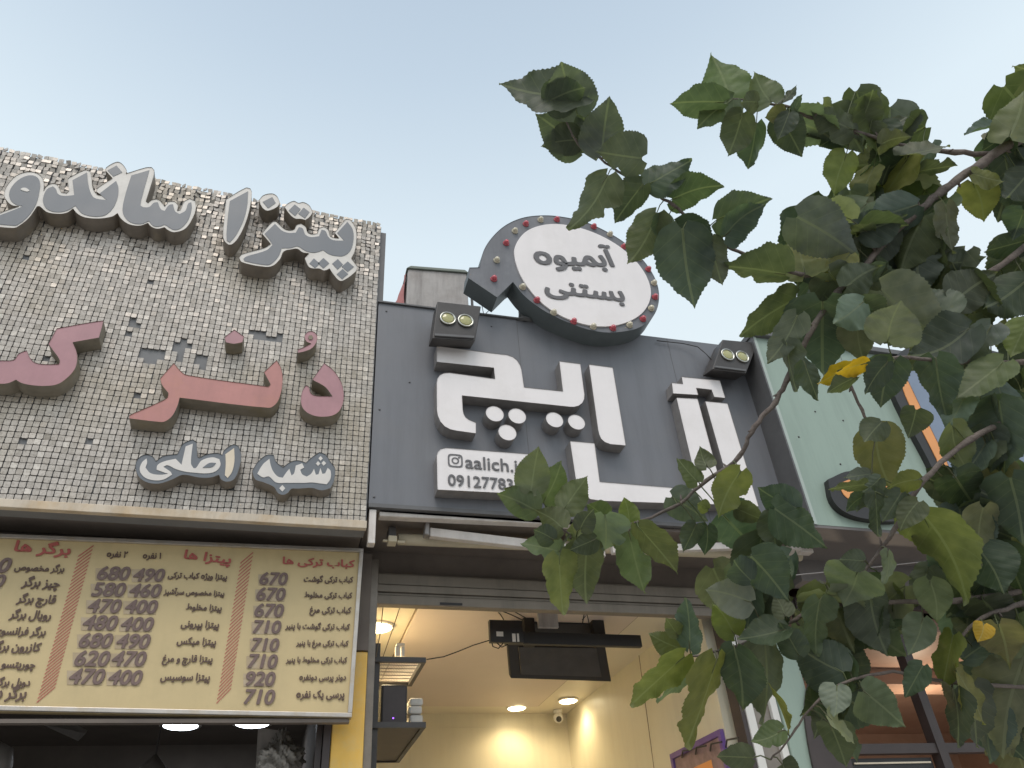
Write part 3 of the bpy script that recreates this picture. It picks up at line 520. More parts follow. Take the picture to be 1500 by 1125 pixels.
wl('large white U shaped letter with long base along the grey sign bottom', [(834.8, 646.2), (870.6, 649.2), (878.3, 705.8), (983.5, 714.4), (1022.5, 717), (990.6, 582.6), (1021.6, 584.2), (1063.5, 739.5), (974, 737), (882, 734), (865, 731.5), (853, 724), (846, 712), (843, 700)])
wl('white upright bar letter at the right end of the grey sign', [(1032.8, 587.8), (1065.4, 591), (1111, 742), (1076, 741)])
wl('white stepped cap mark above the two upright white bars', H([(262, 283), (313, 289), (307, 256), (482, 274), (507, 354), (456, 349), (444, 316), (374, 308), (383, 340), (268, 333)]))
for cx, cy, lb in ((453, 503, 'white round dot below the hooked letters, left of a triangle of three'), (595, 517, 'white round dot below the hooked letters, right of a triangle of three'), (533, 622, 'white round dot at the bottom of a triangle of three'), (832, 541, 'white round dot, left of the pair under the hooked letters'), (971, 556, 'white round dot, right of the pair under the hooked letters')):
    q = G([(cx, cy)])[0]; c = at(q[0], q[1], FY-D4); rr_ = .0595
    pts = []
    t = thing('channel_letter', lb, 'sign letter', (c.x, FY, c.z-rr_), 'white round dots on the grey sign')
    P = [Vector((c.x+rr_*cos(2*pi*k/32), FY-D4, c.z+rr_*sin(2*pi*k/32))) for k in range(32)]
    MB().poly(P).build('letter_face', M['white'], t); MB().walls(P, FY-D4-.004, FY-.001).build('letter_return', M['whiteret'], t)
pl = G([(85, 770), (92, 745), (110, 727), (145, 719), (730, 763), (752, 768), (764, 782), (795, 1020), (90, 985)])
t = letter('white contact plate with a camera icon, handle and phone number', pl, D4, FY, M['white'], M['whiteret'], sub=1, name='contact_plate'); t['category'] = 'sign plate'
mb = MB(); ty = FY-D4-.003
write(mb, 'aalich.ir', (682, 685.5), (771, 693), ty, .012, arabic=False, sy=1.0)
mb.build('handle_text', M['txtgrey'], t); mb = MB()
write(mb, '09127783', (656.5, 711), (752, 718), ty, .018, arabic=False, sy=1.05)
mb.build('phone_text', M['txtgrey'], t)
mb = MB()                                                       # camera icon: rounded square ring, ring, dot
ic = at(667, 674.7, ty); ex = (at(678, 675.6, ty)-ic).normalized(); ez = Vector((-ex.z, 0, ex.x))
def ring(r_out, r_in, p, c=(0, 0), n=32):
    def sq(r, k):
        a = 2*pi*k/n; d = (abs(cos(a))**p+abs(sin(a))**p)**(-1/p); return ic+ex*(c[0]+r*d*cos(a))+ez*(c[1]+r*d*sin(a))
    vs = [sq(r_out, k) for k in range(n)]+[sq(r_in, k) for k in range(n)]
    mb.add(vs, [(k, (k+1) % n, n+(k+1) % n, n+k) for k in range(n)])
ring(.046, .036, 5); ring(.0235, .0145, 2); ring(.0066, .0003, 2, (.0235, .0235))
mb.build('camera_icon', M['txtgrey'], t)
def bolts(pts, Y, parent, m_, r=.009):
    for x, y in pts:
        p = at(x, y, Y); MB().lathe([(r, 0), (r*.8, .004), (.001, .005)], p, (0, -1, 0), 10).build('bolt', m_, parent, True)
mb = MB(); x_ = 1.42; mb.box(x_, x_+.003, FY-.0015, FY-.0004, 3.75, 5.30); mb.build('panel_joint', M['greyside'], fs_)
mb = MB(); x_ = 2.63; mb.box(x_, x_+.003, FY-.0015, FY-.0004, 3.75, 5.325); mb.build('panel_joint', M['greyside'], fs_)
bolts([(566, 456), (556, 600), (548, 728), (720, 478), (900, 502), (1090, 530), (1140, 700), (600, 560)], FY-.0005, fs_, M['greyside'], .007)
# ---------------------------------------------------------------- floodlights
def flood(quad, lenses, lr, label, Y):
    q = onto(quad, Y); c = (q[0]+q[1])/2
    t = thing('floodlight', label, 'floodlight', c+Vector((0, .15, 0)), 'floodlights on the grey sign')
    bl, br, tr, tl = q; nrm = Vector((0, 1, 0)); back = [v+Vector((0, .14, .0)) for v in (bl, br, tr, tl)]
    back[0].z += .04; back[1].z += .04; back[2].z += .01; back[3].z += .01
    MB().hexa([bl, br, tr, tl], back).build('housing', M['dark'], t, bevel=.006)
    e = (br-bl).normalized(); up = (tl-bl).normalized()
    mb = MB(); a = bl+up*.035+e*.012-nrm*.012; b = br+up*.035-e*.012-nrm*.012
    mb.hexa([a-up*.02, b-up*.02, b, a], [a-up*.02+nrm*.0115, b-up*.02+nrm*.0115, b+nrm*.0115, a+nrm*.0115]); mb.build('lower_lip', M['greyside'], t, bevel=.002)
    mb = MB(); m0 = (back[0]+back[1])/2
    mb.box(m0.x-.05, m0.x+.05, m0.y-.005, FY+.02, m0.z+.05, m0.z+.08); mb.build('bracket', M['dark'], t)
    for l in lenses:
        p = at(l[0], l[1], Y-.001)
        k = MB().lathe([(lr*1.16, 0), (lr*1.16, .012), (lr*.98, .014), (lr*.96, .006)], p, (0, -1, 0), 28).build('lens_ring', M['chrome'], t, True)
        MB().lathe([(lr*.97, .0065), (lr*.7, .011), (.001, .014)], p, (0, -1, 0), 28).build('lens', M['lens'], k, True)
    return t
flood(crop([(262, 698), (486, 712), (517, 530), (288, 505)], 560, 300, 3.571), crop([(342, 597), (435, 609)], 560, 300, 3.571), .047, 'black box floodlight with two round lenses beside the speech bubble sign', 3.78)
flood(H([(448, 222), (603, 241), (658, 100), (495, 85)]), H([(517, 157), (584, 166)]), .047, 'black box floodlight with two round lenses at the right end of the grey sign', 3.82)
mb = MB(); mb.tube([at(962, 499, 3.98), at(1000, 503, 3.97), at(1022, 508, 3.95), at(1034, 518, 3.93), at(1043, 528, 3.9)], .004, 6); tag(mb.build('lamp_cable', M['black'], None, True), 'thin black cable running along the sign top to the right floodlight', 'cable')
# ---------------------------------------------------------------- speech bubble sign
U_ = lambda p: crop(p, 560, 300, 3.571)
BY = 3.84; BB = 4.0
ol = [(450, 385), (455, 330), (508, 329), (530, 240), (580, 165), (650, 105), (740, 68), (850, 57), (950, 66), (1060, 91), (1160, 135), (1260, 195), (1340, 265), (1400, 340), (1435, 410), (1447, 480), (1435, 550), (1400, 605), (1340, 645), (1270, 663), (1180, 670), (1080, 655), (980, 620), (880, 575), (800, 525), (735, 470), (683, 405), (600, 486)]
P = onto(smooth(U_(ol), 45, 5), BY)
bs = thing('speech_bubble_sign', 'round grey and white speech bubble sign with coloured bulbs on the roof edge', 'sign', (at(820, 480, BY).x, 3.95, at(820, 480, BY).z))
mb = MB().poly(P); mb.build('border', M['bubble'], bs)
mb = MB(); mb.walls(P, BY-.004, BB); mb.poly([Vector((p.x, BB, p.z)) for p in P]); mb.build('casing', M['bubbleside'], bs)
fc = [(690, 250), (705, 195), (748, 143), (810, 113), (890, 100), (980, 108), (1080, 135), (1180, 180), (1270, 240), (1340, 310), (1385, 380), (1405, 450), (1395, 512), (1360, 565), (1300, 605), (1220, 630), (1130, 635), (1030, 617), (930, 577), (840, 517), (770, 442), (715, 350)]
Q = onto(smooth(U_(fc), 60, 5), BY-.012)
mb = MB().poly(Q); mb.walls(Q, BY-.012, BY+.001); mb.build('white_face', M['white'], bs)
mb = MB()
write(mb, 'آبمیوه', U_([(808, 308)])[0], U_([(1228, 322)])[0], BY-.015, .04, sy=1.0); mb.build('sign_text', M['txtgrey'], bs); mb = MB()
write(mb, 'بستنی', U_([(855, 455)])[0], U_([(1268, 505)])[0], BY-.015, .04, sy=.95)
mb.build('sign_text', M['txtgrey'], bs)
for k, (x, y) in enumerate([(912, 80), (1105, 117), (750, 103), (647, 203), (583, 390), (808, 502), (1000, 613), (1205, 648), (1362, 600), (1425, 485), (1390, 340), (1262, 222), (1015, 92), (1190, 157), (827, 82), (693, 140), (598, 293), (733, 433), (895, 567), (1102, 640), (1292, 632), (1405, 545), (1420, 412), (1342, 283)]):
    q = U_([(x, y)])[0]; p = at(q[0], q[1], BY-.001)
    b = MB().lathe([(.026, 0), (.026, .005), (.020, .008), (.021, .02), (.015, .032), (.001, .037)], p, (0, -1, 0), 14).build('bulb', M['bulbred'] if k < 12 else M['bulbcream'], bs, True)
pb = at(767, 466, 4.05); pc = at(764, 428, 4.0)
mb = MB(); a0 = at(766, 470, 4.03); a0.z = 5.30
mb.tube([a0, a0+Vector((0, 0, .10)), a0+Vector((0, -.02, .34))], [.04, .028, .03], 10); mb.lathe([(.075, 0), (.07, .015), (.03, .03)], a0, (0, 0, 1), 16); mb.build('post', M['greyside'], bs, True)
mb = MB()
for pp in ([(698, 428), (703, 437), (710, 434), (706, 448), (709, 463)], [(703, 432), (712, 446), (722, 452), (716, 455), (708, 463)], [(735, 432), (742, 428), (738, 438), (745, 434), (733, 442)]): mb.tube([at(x, y, 3.98+.01*i) for i, (x, y) in enumerate(pp)], .0028, 5)
tag(mb.build('loose_wires', M['black'], None, True), 'tangled loose thin wires hanging under the bubble sign tail', 'wires')
# ---------------------------------------------------------------- cooler unit on the roof
UY = 4.75
q = onto(U_([(112, 620), (470, 640), (440, 352), (136, 330)]), UY)
ac = thing('roof_cooler', 'weathered beige box cooler with a red cloth side on the roof', 'cooler', ((q[0].x+q[1].x)/2, UY, 5.1))
q[0].z = q[1].z = 5.11
MB().hexa(q, [v+Vector((.0, .55, .0)) for v in q]).build('cabinet', M['unit'], ac, bevel=.008)
mb = MB(); mb.hexa([q[3]+Vector((-.02, -.02, -.02)), q[2]+Vector((.02, -.02, -.02)), q[2]+Vector((-.01, 0, .03)), q[3]+Vector((.02, 0, .035))], [q[3]+Vector((-.02, .57, -.02)), q[2]+Vector((.02, .57, -.02)), q[2]+Vector((0, .5, .03)), q[3]+Vector((0, .5, .03))]); mb.build('cover', M['cover'], ac, bevel=.01)
mb = MB(); A0 = q[3]+Vector((-.012, .02, -.03)); A1 = q[0]+Vector((-.012, .02, 0)); n = 10
vs = []; fs2 = []
for i in range(n+1):
    f = i/n
    for j in range(9):
        g = j/8; p = A0.lerp(A1, f); bul = .40*sin(pi*min(1, f*1.15)*.8)*(1-(1-g)**1.0)*.9
        p = p+Vector((-bul*.55-.01*sin(j*1.7+i), .02+.3*g, .01*sin(i*1.3+j*2))); vs.append(p)
for i in range(n):
    for j in range(8): fs2.append((i*9+j, (i+1)*9+j, (i+1)*9+j+1, i*9+j+1))
mb.add(vs, fs2); mb.build('cloth_side', M['cloth'], ac, True)
mb = MB(); mb.tube([q[1]+Vector((.03, .02, 0)), q[2]+Vector((.04, .02, -.02))], .012, 8); mb.build('pipe', M['dark'], ac, True)
# ---------------------------------------------------------------- awning
aw = thing('folding_awning', 'retracted white and cream folding arm awning under the grey sign', 'awning', (1.9, 4.2, 3.5))
def rail(mb, a, b, hw, hz, mi=0):
    a = Vector(a); b = Vector(b); o = Vector((0, hw, 0)); u = Vector((0, 0, hz))
    mb.hexa([a-o-u, b-o-u, b-o+u, a-o+u], [a+o-u, b+o-u, b+o+u, a+o+u], mi)
ay = 4.05
a = at(555, 753, ay); b = at(1172, 783, ay)
mb = MB(); rail(mb, a, b, .03, .026); mb.build('front_bar', M['awnwhite'], aw, bevel=.006)
mb = MB(); a = at(583, 790, 4.2); b = at(1172, 815, 4.2); mb.tube([a, b], .034, 16); mb.build('fabric_roll', M['awncream'], aw, True)
mb = MB(); a = at(629, 781, 4.12); b = at(885, 811, 4.12); rail(mb, a, b, .022, .028); c = at(1130, 803, 4.12); rail(mb, b+Vector((.03, -.05, -.0)), c+Vector((0, -.05, 0)), .02, .024); mb.build('folding_arm', M['awnwhite'], aw, bevel=.005)
mb = MB(); p = at(625, 775, 4.12); mb.hexa([p+Vector((-.02, -.035, -.05)), p+Vector((.012, -.035, -.055)), p+Vector((.012, -.035, .035)), p+Vector((-.012, -.035, .03))], [p+Vector((-.02, .03, -.05)), p+Vector((.012, .03, -.055)), p+Vector((.012, .03, .035)), p+Vector((-.012, .03, .03))]); mb.build('arm_cap', M['awngrey'], aw, bevel=.008)
mb = MB(); p0 = at(545, 747, 4.03); mb.box(p0.x-.018, p0.x+.022, 4.0, 4.06, p0.z-.22, p0.z-.01); p = at(575, 787, 4.18)
mb.build('end_plate', M['awnwhite'], aw, bevel=.004)
mb = MB(); mb.box(p.x-.03, p.x+.015, 4.14, 4.22, p.z-.01, p.z+.05); mb.build('bracket', M['dark'], aw, bevel=.004)
mb = MB(); mb.box(p.x-.03, p.x+.02, 4.13, 4.2, p.z-.05, p.z-.012); mb.box(p.x+.025, p.x+.07, 4.15, 4.17, p.z-.045, p.z-.03); mb.box(p.x-.06, p.x-.032, 4.14, 4.16, p.z-.045, p.z-.035); mb.build('crank_ring', M['awncream'], aw, bevel=.003)
p = at(1172, 800, 4.1)
mb = MB(); mb.box(p.x-.10, p.x-.02, 4.06, 4.16, p.z-.045, p.z+.06); mb.box(p.x-.06, p.x+.07, 4.07, 4.13, p.z+.062, p.z+.075); mb.box(p.x-.02, p.x+.08, 4.08, 4.14, p.z-.05, p.z-.02); mb.box(p.x+.055, p.x+.085, 4.07, 4.13, p.z-.018, p.z+.05); mb.build('end_casting', M['awnwhite'], aw, bevel=.004)
mb = MB(); mb.box(p.x-.015, p.x+.05, 4.09, 4.13, p.z-.015, p.z+.055); mb.tube([p+Vector((.03, -.02, 0)), p+Vector((.03, -.05, 0))], .02, 12); mb.build('gear_box', M['dark'], aw, bevel=.003)
mb = MB(); mb.tube([at(1196, 838, 3.95)+Vector((-.25, 0, 0)), at(1160, 843, 3.95), at(1260, 833, 3.95), at(1351, 823, 3.95), at(1500, 806, 3.95)], .004, 6); tag(mb.build('stretched_wire', M['awngrey'], None, True), 'thin pale wire stretched below the green sign panel', 'wire')
# ---------------------------------------------------------------- green fascia
GY = 3.80
q = [at(1190, 768, GY), at(1349, 777.5, GY), at(1105, 494, GY)]
gx0 = q[0].x; gz0 = q[0].z; gz1 = q[2].z
gf = thing('green_fascia_sign', 'sage green sign panel partly hidden behind the mulberry branches', 'shop sign', (5, 4, gz0))
MB().box(gx0+.012, 8, GY, 4.3, gz0, gz1).build('panel', M['green'], gf)
MB().box(gx0, gx0+.0115, GY-.006, 4.3, gz0, gz1).build('side_panel', M['greyside'], gf)
MB().box(gx0+.0117, gx0+.035, GY-.007, GY-.001, gz0, gz1-.0).build('edge_trim', M['greenedge'], gf)
MB().box(gx0-.001, 8, GY+.002, 4.3, gz0-.02, gz0-.001).build('underside', M['greenlow'], gf)
MB().box(gx0-.01, 8, GY-.04, 4.32, gz1+.001, gz1+.05).build('cap', M['greyside'], gf, bevel=.004)
bolts([(1194, 603), (1235, 616), (1231, 680), (1170, 640), (1130, 520)], GY-.0005, gf, M['dark'], .007)
mb = MB(); x_ = 4.02; mb.box(x_, x_+.004, GY-.0015, GY-.0004, gz0+.01, gz1-.01); mb.build('panel_joint', M['greenlow'], gf)
def ringletter(label, outer, mid, inner, Y):
    P = onto(smooth(outer, 60, 5), Y-.05); t = thing('channel_letter', label, 'sign letter', (sum(p.x for p in P)/len(P), GY, min(p.z for p in P)), 'orange letters on the green sign')
    mb = MB().poly(P); mb.walls(P, Y-.05, GY-.001); mb.build('letter_return', M['black'], t)
    P = onto(smooth(mid, 60, 5), Y-.055); mb = MB().poly(P); mb.walls(P, Y-.055, Y-.049); mb.build('letter_face', M['orange'], t)
    P = onto(smooth(inner, 60, 5), Y-.06); mb = MB().poly(P); mb.walls(P, Y-.06, Y-.054); mb.build('letter_inlay', M['blueac'], t)
ringletter('large orange and blue letter with dark outline showing between leaves', [(1303, 560), (1310, 525), (1345, 505), (1480, 520), (1540, 560), (1540, 740), (1385, 735), (1368, 690)], [(1318, 555), (1330, 530), (1352, 518), (1470, 532), (1525, 570), (1530, 720), (1395, 715), (1372, 672)], [(1328, 552), (1340, 535), (1358, 528), (1465, 542), (1512, 575), (1515, 700), (1405, 700), (1383, 665)], GY)
ringletter('small orange letter end with dark outline near the green panel bottom', [(1213, 702), (1245, 690), (1330, 700), (1345, 740), (1320, 762), (1270, 760), (1238, 750), (1220, 732)], [(1230, 708), (1248, 702), (1318, 708), (1325, 726), (1308, 738), (1272, 740), (1250, 734), (1236, 724)], [(1250, 716), (1268, 712), (1290, 716), (1292, 726), (1278, 730), (1262, 728)], GY)
# ---------------------------------------------------------------- things inside the middle shop
tv = thing('television', 'black television hung from the shop ceiling on two posts', 'television', (at(820, 960, 5.1).x, 5.05, 3.05))
q = [at(748, 994, 5.28), at(896, 999, 5.28), at(881, 914, 4.99), at(741, 912, 4.99)]
nb = Vector((0, .04, .035)); MB().hexa(q, [v+nb for v in q]).build('screen_body', M['black'], tv, bevel=.008)
mb = MB(); a = q[0].lerp(q[3], .1); b = q[1].lerp(q[2], .1); c = q[1].lerp(q[2], .6); d = q[0].lerp(q[3], .6); off = Vector((0, -.012, -.012))
e1 = (b-a)*.1; mb.hexa([a+e1+off, b-e1+off, c-e1+off, d+e1+off], [v-off*.05 for v in (a+e1, b-e1, c-e1, d+e1)]); mb.build('back_cover', M['dark'], tv, bevel=.004)
for x0, x1 in ((768, 784), (870, 887)):
    a = at(x0, 946, 4.96); b = at(x1, 946, 4.96); MB().box(a.x, b.x, 4.93, 4.99, a.z, 3.437).build('mount_post', M['black'], tv, bevel=.003)
a = at(716, 947, 4.9); b = at(938, 950, 4.9); c = at(938, 932, 4.9)
sb = MB().box(at(738, 940, 4.9).x, b.x, 4.86, 4.90, b.z, c.z-.005).build('soundbar', M['black'], None, bevel=.004); tag(sb, 'long thin black bar across the television top', 'soundbar')
rt = thing('cable_box', 'small black receiver box with white labels and cables beside the television', 'receiver', at(740, 945, 4.86))
a = at(716, 943, 4.84); b = at(765, 945, 4.84); c = at(760, 912, 4.84)
MB().box(a.x, b.x, 4.80, 4.838, a.z, c.z).build('box_body', M['black'], rt, bevel=.004)
mb = MB(); 
for x, y, w_, h_ in ((727, 925, 10, 7), (750, 928, 5, 12), (757, 928, 3, 12)):
    p = at(x, y, 4.798); r_ = at(x+w_, y, 4.798).x-p.x; s_ = p.z-at(x, y+h_, 4.798).z; mb.add([p-Vector((0, 0, s_)), p+Vector((r_, 0, -s_)), p+Vector((r_, 0, 0)), p], [(0, 1, 2, 3)])
mb.build('paper_label', M['paper'], rt)
mb = MB()
for pp in ([(718, 930), (722, 947), (730, 950), (738, 941)], [(728, 942), (735, 948), (744, 944)], [(765, 908), (748, 900), (733, 894)], [(770, 905), (752, 895), (732, 890)], [(738, 908), (733, 900), (730, 897)], [(853, 914), (856, 898), (866, 894)], [(863, 914), (860, 900), (853, 908)]): mb = MB(); mb.tube([at(x, y, 4.82) for x, y in pp], .004, 5); mb.build('cable', M['black'], rt, True)
p = at(786, 903, 4.83); r_ = at(815, 905, 4.83)
tag(MB().box(p.x, r_.x, 4.80, 4.83, at(800, 921, 4.83).z, 3.43).build('junction_box', M['unit'], None, bevel=.003), 'pale grey box on the ceiling between the television posts', 'junction box')
mb = MB(); mb.tube([at(625, 966, 4.62), at(650, 962, 4.68), at(672, 954, 4.74), at(694, 945, 4.78), at(717, 938, 4.81)], .0035, 6); tag(mb.build('hanging_cable', M['black'], None, True), 'thin black cable from the mesh shelf up to the receiver box', 'cable')
mb = MB(); mb.tube([at(561, 889, 4.66), at(558, 920, 4.66), at(551, 962, 4.6)], .0028, 5); mb.tube([at(586, 889, 4.66), at(574, 925, 4.66), at(560, 965, 4.66)], .0028, 5); tag(mb.build('ceiling_cables', M['seam'], None, True), 'two thin cables hanging from the ceiling behind the left jamb', 'cables')
cc = atz(817, 1043, ZC-.02); cv = thing('security_camera', 'small white dome camera in the far ceiling corner', 'security camera', cc)
MB().lathe([(.045, .018), (.045, -.0), (.04, -.01)], cc, (0, 0, 1), 20).build('base', M['white_paint'], cv, True)
b2 = cc+Vector((0, 0, -.05)); MB().lathe([(.005, -.05), (.03, -.04), (.045, -.02), (.048, 0), (.044, .03), (.03, .05)], b2, (-.25, -1, -.55), 20).build('camera_body', M['white_paint'], cv, True)
MB().lathe([(.027, .051), (.025, .058), (.002, .06)], b2, (-.25, -1, -.55), 18).build('lens', M['black'], cv, True)
# shelves
def shelf(label, yf, z, x0, x1, d, mesh):
    t = thing('wall_shelf', label, 'shelf', (x0, yf, z), 'wall shelves at the left of the shop')
    mb = MB(); mb.box(x0, x1, yf, yf+.025, z, z+.03); mb.box(x1-.025, x1, yf+.0255, yf+d, z, z+.03); mb.box(x0, x0+.02, yf+.0255, yf+d, z, z+.03); mb.box(x0+.0205, x1-.0255, yf+d-.02, yf+d, z, z+.03)
    mb.build('frame', M['dark'], t)
    if mesh:
        mb = MB(); n = 26
        for k in range(n): x = x0+.03+(x1-x0-.06)*k/(n-1); mb.box(x-.0018, x+.0018, yf+.026, yf+d-.021, z+.02, z+.0245)
        for k in range(7): y = yf+.05+(d-.09)*k/6; mb.box(x0+.021, x1-.026, y-.0018, y+.0018, z+.0148, z+.0195)
        mb.build('wire_mesh', M['unit'], t)
    else: MB().box(x0+.021, x1-.026, yf+.026, yf+d-.021, z+.008, z+.025).build('board', M['frame'], t)
    return t
p = at(545, 969, 4.62); r_ = at(624, 970, 4.62)
shelf('black wire mesh shelf high on the left wall', 4.62, p.z, XL, r_.x, .5, True)
p2 = at(545, 1066, 4.62)
shelf('dark solid shelf below the speaker box on the left wall', 4.62, p2.z, XL, r_.x, .95, False)
mb = MB(); mb.box(XL+.001, XL+.04, 4.64, 4.68, 1.2, 3.14); tag(mb.build('shelf_upright', M['dark'], None), 'dark metal upright post carrying the two shelves', 'shelf post')
sp = thing('speaker_box', 'black box speaker with a violet light on the lower shelf', 'speaker', (.7, 4.8, p2.z+.03))
a = at(557, 1060, 4.72); b = at(596, 1060, 4.72); zt = at(590, 1003, 4.72).z
MB().box(a.x, b.x, 4.72, 4.95, p2.z+.031, zt).build('cabinet', M['black'], sp, bevel=.008)
MB().box(a.x+.012, b.x-.012, 4.712, 4.719, p2.z+.05, zt-.012).build('grille', M['frame'], sp)
p = at(576, 1052, 4.708); MB().lathe([(.0045, 0), (.001, .003)], p, (0, -1, 0), 10).build('power_light', M['led_violet'], sp)
bx = MB(); a = at(598, 1060, 4.85); b = at(618, 1060, 4.85); z = p2.z+.031; zt = at(605, 1021, 4.85).z; n = 4
st = thing('folded_boxes', 'stack of white folded boxes beside the speaker on the shelf', 'box stack', ((a.x+b.x)/2, 4.9, z))
for k in range(n):
    h = (zt-z)/n; o = .008*(k % 2); MB().box(a.x+o, b.x+o, 4.84+.01*(k % 2), 4.98, z+k*h+.001, z+(k+1)*h-.003).build('folded_box', M['paper'], st, bevel=.012)
p = at(580, 960, 4.8); zz = p.z
tag(MB().box(p.x-.005, p.x+.02, 4.78, 4.82, zz-.01, zz+.055).box(p.x+.03, p.x+.05, 4.78, 4.82, zz-.01, zz+.05).box(p.x+.0, p.x+.05, 4.78, 4.82, zz+.056, zz+.07).build('plug_adapter', M['paper'], None, bevel=.003), 'small cream plug adapter standing on the mesh shelf', 'adapter')
# framed poster on the right wall
pf = thing('framed_poster', 'purple framed poster hanging on the right interior wall', 'poster', (XR-.02, 5.0, 2.3))
def wallpt(px, py):
    d = RT*(px-750)-UP*(py-562.5)+FW*FPX; return d/d.x*(XR-.012)
A1, A2 = wallpt(984, 1106)+CAM, wallpt(1057, 1067)+CAM
yn, yf, zt = A2.y, A1.y, (A1.z+A2.z)/2; h = .6
mb = MB()
for y0, y1, z0, z1 in ((yn, yf, zt-.035, zt), (yn, yf, zt-h, zt-h+.035), (yn, yn+.035, zt-h+.0355, zt-.0355), (yf-.035, yf, zt-h+.0355, zt-.0355)): mb.box(XR-.03, XR-.002, y0, y1, z0, z1)
mb.build('frame', M['purple'], pf)
MB().box(XR-.015, XR-.003, yn+.036, yf-.036, zt-h+.036, zt-.036).build('print', M['poster'], pf)
mb = MB(); mb.box(XR-.017, XR-.0155, yn+.2, yn+.45, zt-.30, zt-.14); mb.build('orange_patch', M['orange'], pf)
mb = MB(); p = wallpt(1030, 1095)+CAM
for k in range(4): mb.tube([p+Vector((-.01, .3-.2*k, -.02*k)), p+Vector((-.05, .2-.2*k, .02-.02*k)), p+Vector((-.06, .05-.2*k, .0-.02*k))], .006, 5)
mb.build('hook_row', M['black'], pf)
# ---------------------------------------------------------------- things in the dark left shop
bag = bmesh.new(); bmesh.ops.create_icosphere(bag, subdivisions=5, radius=.12)
for v in bag.verts:
    n_ = v.co.normalized(); v.co = n_*(.11+.022*sin(n_.x*9+n_.z*13)*cos(n_.y*11)+.014*sin(n_.y*31+4*sin(n_.z*17))*sin(n_.x*27)+.009*sin(n_.z*53+n_.x*41)); v.co.z *= 1.25
    if v.co.z > .06: v.co.x *= .6; v.co.y *= .6
me = bpy.data.meshes.new('plastic_bag'); bag.to_mesh(me); bag.free(); me.materials.append(M['film']); me.polygons.foreach_set('use_smooth', [True]*len(me.polygons))
o = bpy.data.objects.new('plastic_bag', me); COL.objects.link(o); o.location = at(412, 1112, 4.9); tag(o, 'crumpled pale plastic bag hanging in the dark shop opening', 'bag')
p = at(378, 1066, 4.95); r_ = at(425, 1072, 4.95)
tag(MB().hexa([(p.x+.02, 4.95, p.z-.3), (r_.x+.03, 4.95, p.z-.3), (r_.x, 4.95, r_.z), (p.x, 4.95, p.z)], [(p.x+.02, 4.957, p.z-.3), (r_.x+.03, 4.957, p.z-.3), (r_.x, 4.957, r_.z), (p.x, 4.957, p.z)]).build('paper_sheet', M['unit'], None), 'grey paper sheet hanging above the plastic bag', 'paper')
p = at(228, 1106, 5.2)
hd = thing('hanging_lamp_hood', 'grey metal cone hood hanging in the dark left shop', 'lamp hood', p)
MB().lathe([(.012, .0), (.10, -.10), (.16, -.22), (.165, -.25)], p, (0, 0, 1), 24).build('cone', M['awngrey'], hd, True); MB().tube([p, (p.x, p.y, 3.29)], .006, 6).build('rod', M['dark'], hd)
p = at(5, 1090, 4.8)
tag(MB().lathe([(.02, .12), (.10, .08), (.12, 0), (.11, -.2), (.02, -.24)], p+Vector((-.05, 0, -.1)), (0, 0, 1), 24).build('metal_pot', M['awngrey'], None, True), 'grey metal pot hanging at the left frame edge', 'pot')
p = at(60, 1056, 5.4); r_ = at(116, 1080, 5.1)
tag(MB().hexa([p+Vector((0, 0, -.015)), r_+Vector((0, 0, -.02)), r_+Vector((.03, 0, .02)), p+Vector((.09, 0, .015))], [v+Vector((0, .02, .02)) for v in (p+Vector((0, 0, -.015)), r_+Vector((0, 0, -.02)), r_+Vector((.03, 0, .02)), p+Vector((.09, 0, .015)))]).build('metal_strip', M['awngrey'], None), 'pale bent metal strip under the menu board', 'metal strip')
